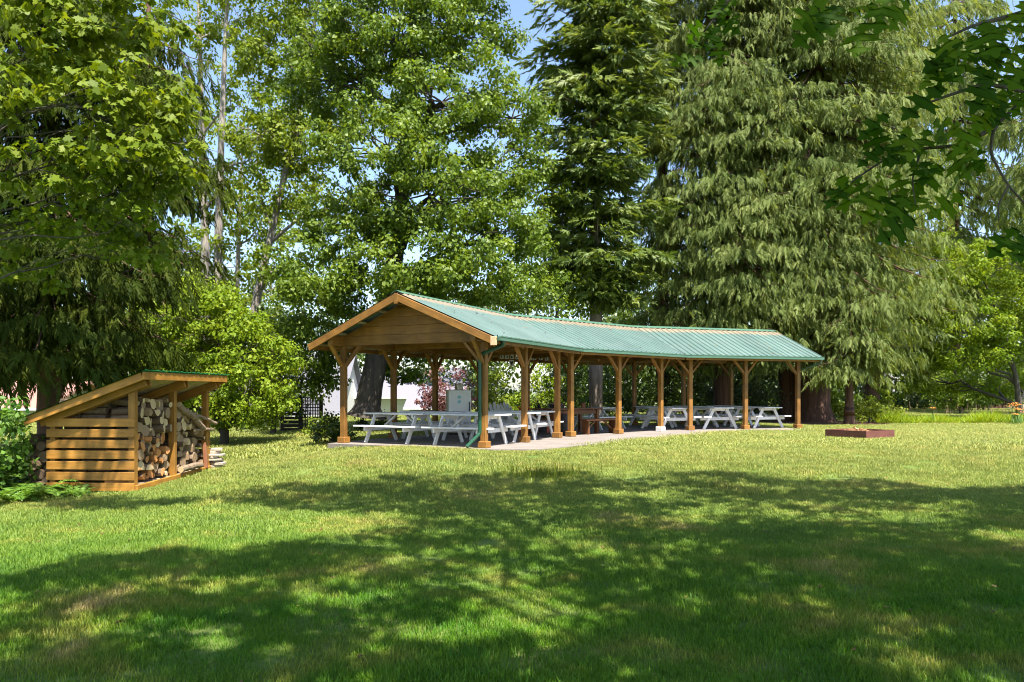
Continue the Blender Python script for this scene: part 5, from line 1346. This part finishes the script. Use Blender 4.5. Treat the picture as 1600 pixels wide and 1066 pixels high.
HOLES = [(160, 960, 60, 14, .8), (330, 1000, 60, 14, .7), (90, 1010, 45, 12, .6), (230, 915, 50, 9, .6), (520, 1030, 60, 12, .6), (700, 832, 70, 10, .6), (560, 930, 55, 15, .95), (480, 942, 45, 12, .9), (750, 902, 75, 20, .9), (690, 985, 115, 15, .9), (785, 955, 65, 24, .9), (845, 935, 52, 26, .8), (885, 985, 40, 20, .6), (590, 880, 65, 12, .7), (1050, 806, 42, 8, .9), (1010, 772, 55, 7, .9), (1190, 762, 60, 6, .7), (1360, 810, 95, 9, .95), (1180, 806, 55, 9, .9), (1590, 838, 45, 9, .9), (860, 842, 65, 10, .6), (920, 868, 50, 9, .6), (1585, 975, 34, 24, .7), (1430, 1012, 44, 18, .5), (30, 930, 30, 8, .6), (860, 812, 60, 7, .6), (1260, 790, 80, 6, .6), (1460, 790, 90, 6, .6), (640, 1000, 60, 12, .5), (1030, 900, 40, 10, .5), (1250, 930, 60, 10, .4), (980, 1010, 50, 14, .4), (1100, 860, 60, 7, .5), (300, 905, 60, 8, .4), (420, 900, 40, 8, .5)]
def oak():
    base = (4.6, -3.4, gz(4.6, -3.4)); root = empty('oak_tree', base); tag(root, 'oak beside the camera, dark lobed leaves hanging into the top right corner', 'tree')
    wood = Parts(); top = np.array([4.3, -2.6, 5.2])
    TP = curve(base, top, 0, 8, .01); V, F = tube_np(TP, np.linspace(.42, .26, 8), 12); wood.add(V, F)
    # crown that shades the lawn
    n = 60000; gx = -11 + 27 * rng.random(n); gy = .2 + 17.8 * rng.random(n); zg = ground_z(gx, gy)
    px = CX + FPX * gx / gy; py = HY + FPX * (EYE - zg) / gy
    k = in_poly(px, py, SHADE); pr = np.where(k, 1.0, 0.0)
    for hx, hy, rx, ry, s in HOLES: pr *= 1 - s * np.exp(-(((px - hx) / (rx * 1.55)) ** 2 + ((py - hy) / (ry * 1.55)) ** 2) ** 1.5)
    wob = .5 + .5 * np.sin(gx * 2.3 + 1.7 * np.sin(gy * 1.9)) * np.sin(gy * 2.7 + 1.3 * np.sin(gx * 1.4))
    wob2 = .5 + .5 * np.sin(gx * .9 + 2.1 * np.sin(gy * .7)) * np.sin(gy * 1.1 + 1.3 * np.sin(gx * .8)); pr *= (.35 + .65 * wob) * (.6 + .4 * wob2)
    # a bough that dapples the slatted wall and the grass before it
    b1 = (gx > -8.6) & (gx < -6.7) & (gy > 13.2) & (gy < 14.3); pr = np.where(b1, .30, pr)
    b2 = in_poly(px, py, [(60, 782), (200, 776), (300, 784), (220, 796), (80, 798)]); pr = np.where(b2, .6, pr)
    sel = rng.random(n) < pr * (OAKN / max(1.0, (pr.sum()))) ; gx, gy, zg = gx[sel], gy[sel], zg[sel]; m = len(gx)
    h = 6.2 + 6.2 * rng.random(m)
    cc = np.stack([gx, gy, zg], -1) + np.array(tuple(sun_to / sun_to.z)) * h[:, None]
    vis_py = HY - FPX * (cc[:, 2] - EYE) / np.maximum(cc[:, 1], .1); vis_px = CX + FPX * cc[:, 0] / np.maximum(cc[:, 1], .1)
    ok = (cc[:, 1] < .3) | (vis_py < -110) | (vis_px < -150) | (vis_px > 1750)
    cc = cc[ok]; m = len(cc)
    leaf = Parts(); V, F, t = clump_leaves(cc, .24 + .2 * rng.random(m), 15, .17, flat=.5, up=1.2, aspect=.7); leaf.add(V, F, t)
    for j in rng.choice(m, 130, replace=False):
        q = cc[j]
        if q[0] < -1.5: continue
        a = top + (q - top) * .18 * rng.random(); V, F = tube_np(curve(a, q, .06, 7, .03), np.linspace(.07, .012, 7), 5); wood.add(V, F)
    # boughs that reach into view
    boughs = [
        ([top, np.array(at(1960, -330, 3.6)), np.array(at(1700, -20, 3.7)), np.array(at(1610, 145, 3.75)), np.array(at(1552, 200, 3.8)), np.array(at(1547, 240, 3.8)), np.array(at(1575, 290, 3.8)), np.array(at(1612, 330, 3.8))], .014, .004),
        ([np.array(at(1552, 200, 3.8)), np.array(at(1500, 228, 3.8)), np.array(at(1440, 232, 3.85)), np.array(at(1380, 250, 3.9)), np.array(at(1330, 285, 3.9))], .012, .004),
        ([np.array(at(1610, 145, 3.75)), np.array(at(1540, 130, 3.7)), np.array(at(1480, 150, 3.65)), np.array(at(1420, 172, 3.7))], .012, .004),
        ([np.array(at(1440, 232, 3.85)), np.array(at(1425, 280, 3.8)), np.array(at(1430, 320, 3.8))], .007, .003),
        ([np.array(at(1700, -20, 3.7)), np.array(at(1600, 20, 3.5)), np.array(at(1520, 40, 3.5)), np.array(at(1478, 60, 3.5))], .016, .004),
        ([top, np.array(at(1500, -260, 3.4)), np.array(at(1380, -70, 3.3)), np.array(at(1330, -5, 3.3))], .04, .005),
        ([top, np.array(at(1330, -300, 5.2)), np.array(at(1200, -80, 5.4)), np.array(at(1135, 5, 5.5)), np.array(at(1100, 50, 5.5))], .045, .005),
        ([np.array(at(1575, 290, 3.8)), np.array(at(1560, 320, 3.8)), np.array(at(1560, 345, 3.8))], .006, .003),
    ]
    spots = []
    for pts, r0, r1 in boughs:
        P = np.array(pts); k = len(P); tt = np.linspace(0, k - 1, k * 5); Q = np.stack([np.interp(tt, np.arange(k), P[:, i]) for i in range(3)], -1)
        for _ in range(2): Q[1:-1] = (Q[:-2] + 2 * Q[1:-1] + Q[2:]) / 4
        V, F = tube_np(Q, np.linspace(r0, r1, len(Q)), 6); wood.add(V, F)
    o = link('trunk', wood.mesh('trunk', True), M['bark_dark'], root); o.location = -Vector(base)
    o = link('crown', leaf.mesh('crown'), M['leaf_oak'], root); o.location = -Vector(base)
    # single leaves one can pick out
    var = [oak_leaf(i) for i in range(7)]
    zones = [(1545, 70, 55, 55, 3.55, 30), (1585, 130, 40, 45, 3.65, 18), (1500, 60, 28, 34, 3.5, 10), (1490, 120, 22, 34, 3.6, 9), (1440, 195, 48, 24, 3.75, 18), (1410, 235, 45, 20, 3.8, 14), (1345, 285, 34, 26, 3.9, 15), (1425, 300, 34, 34, 3.8, 17), (1495, 215, 34, 26, 3.85, 9), (1570, 355, 36, 16, 3.8, 7), (1315, 12, 55, 22, 3.3, 12), (1130, 22, 44, 28, 5.5, 26), (1095, 70, 16, 24, 5.5, 7), (1590, 40, 30, 40, 3.6, 10), (1500, 275, 20, 24, 3.9, 4), (1560, 175, 36, 26, 3.7, 9), (1395, -10, 60, 10, 3.4, 6)]
    rr = random.Random(3)
    for zx, zy, rx, ry, D, cnt in zones:
        for i in range(max(3, int(cnt * .5))):
            px = zx + rr.gauss(0, .62) * rx; py = zy + rr.gauss(0, .62) * ry; DD = D + rr.gauss(0, .14)
            o = link('leaf', rr.choice(var), None, root); p = at(px, py, DD) - Vector(base)
            dr = Vector((rr.uniform(-1.0, .6), rr.uniform(-.5, .3), rr.uniform(-1.1, -.05))).normalized(); nr = Vector((rr.uniform(-.5, .5), rr.uniform(-1.1, -.2), rr.uniform(.1, .9))).normalized()
            x = dr.cross(nr).normalized(); z = x.cross(dr).normalized()
            Mx = Matrix(((x.x, dr.x, z.x, 0), (x.y, dr.y, z.y, 0), (x.z, dr.z, z.z, 0), (0, 0, 0, 1)))
            s = rr.uniform(.15, .23); o.location = p; o.rotation_euler = Mx.to_euler(); o.scale = (s * rr.uniform(.85, 1.1), s, s)
OAKN = 4900
oak()
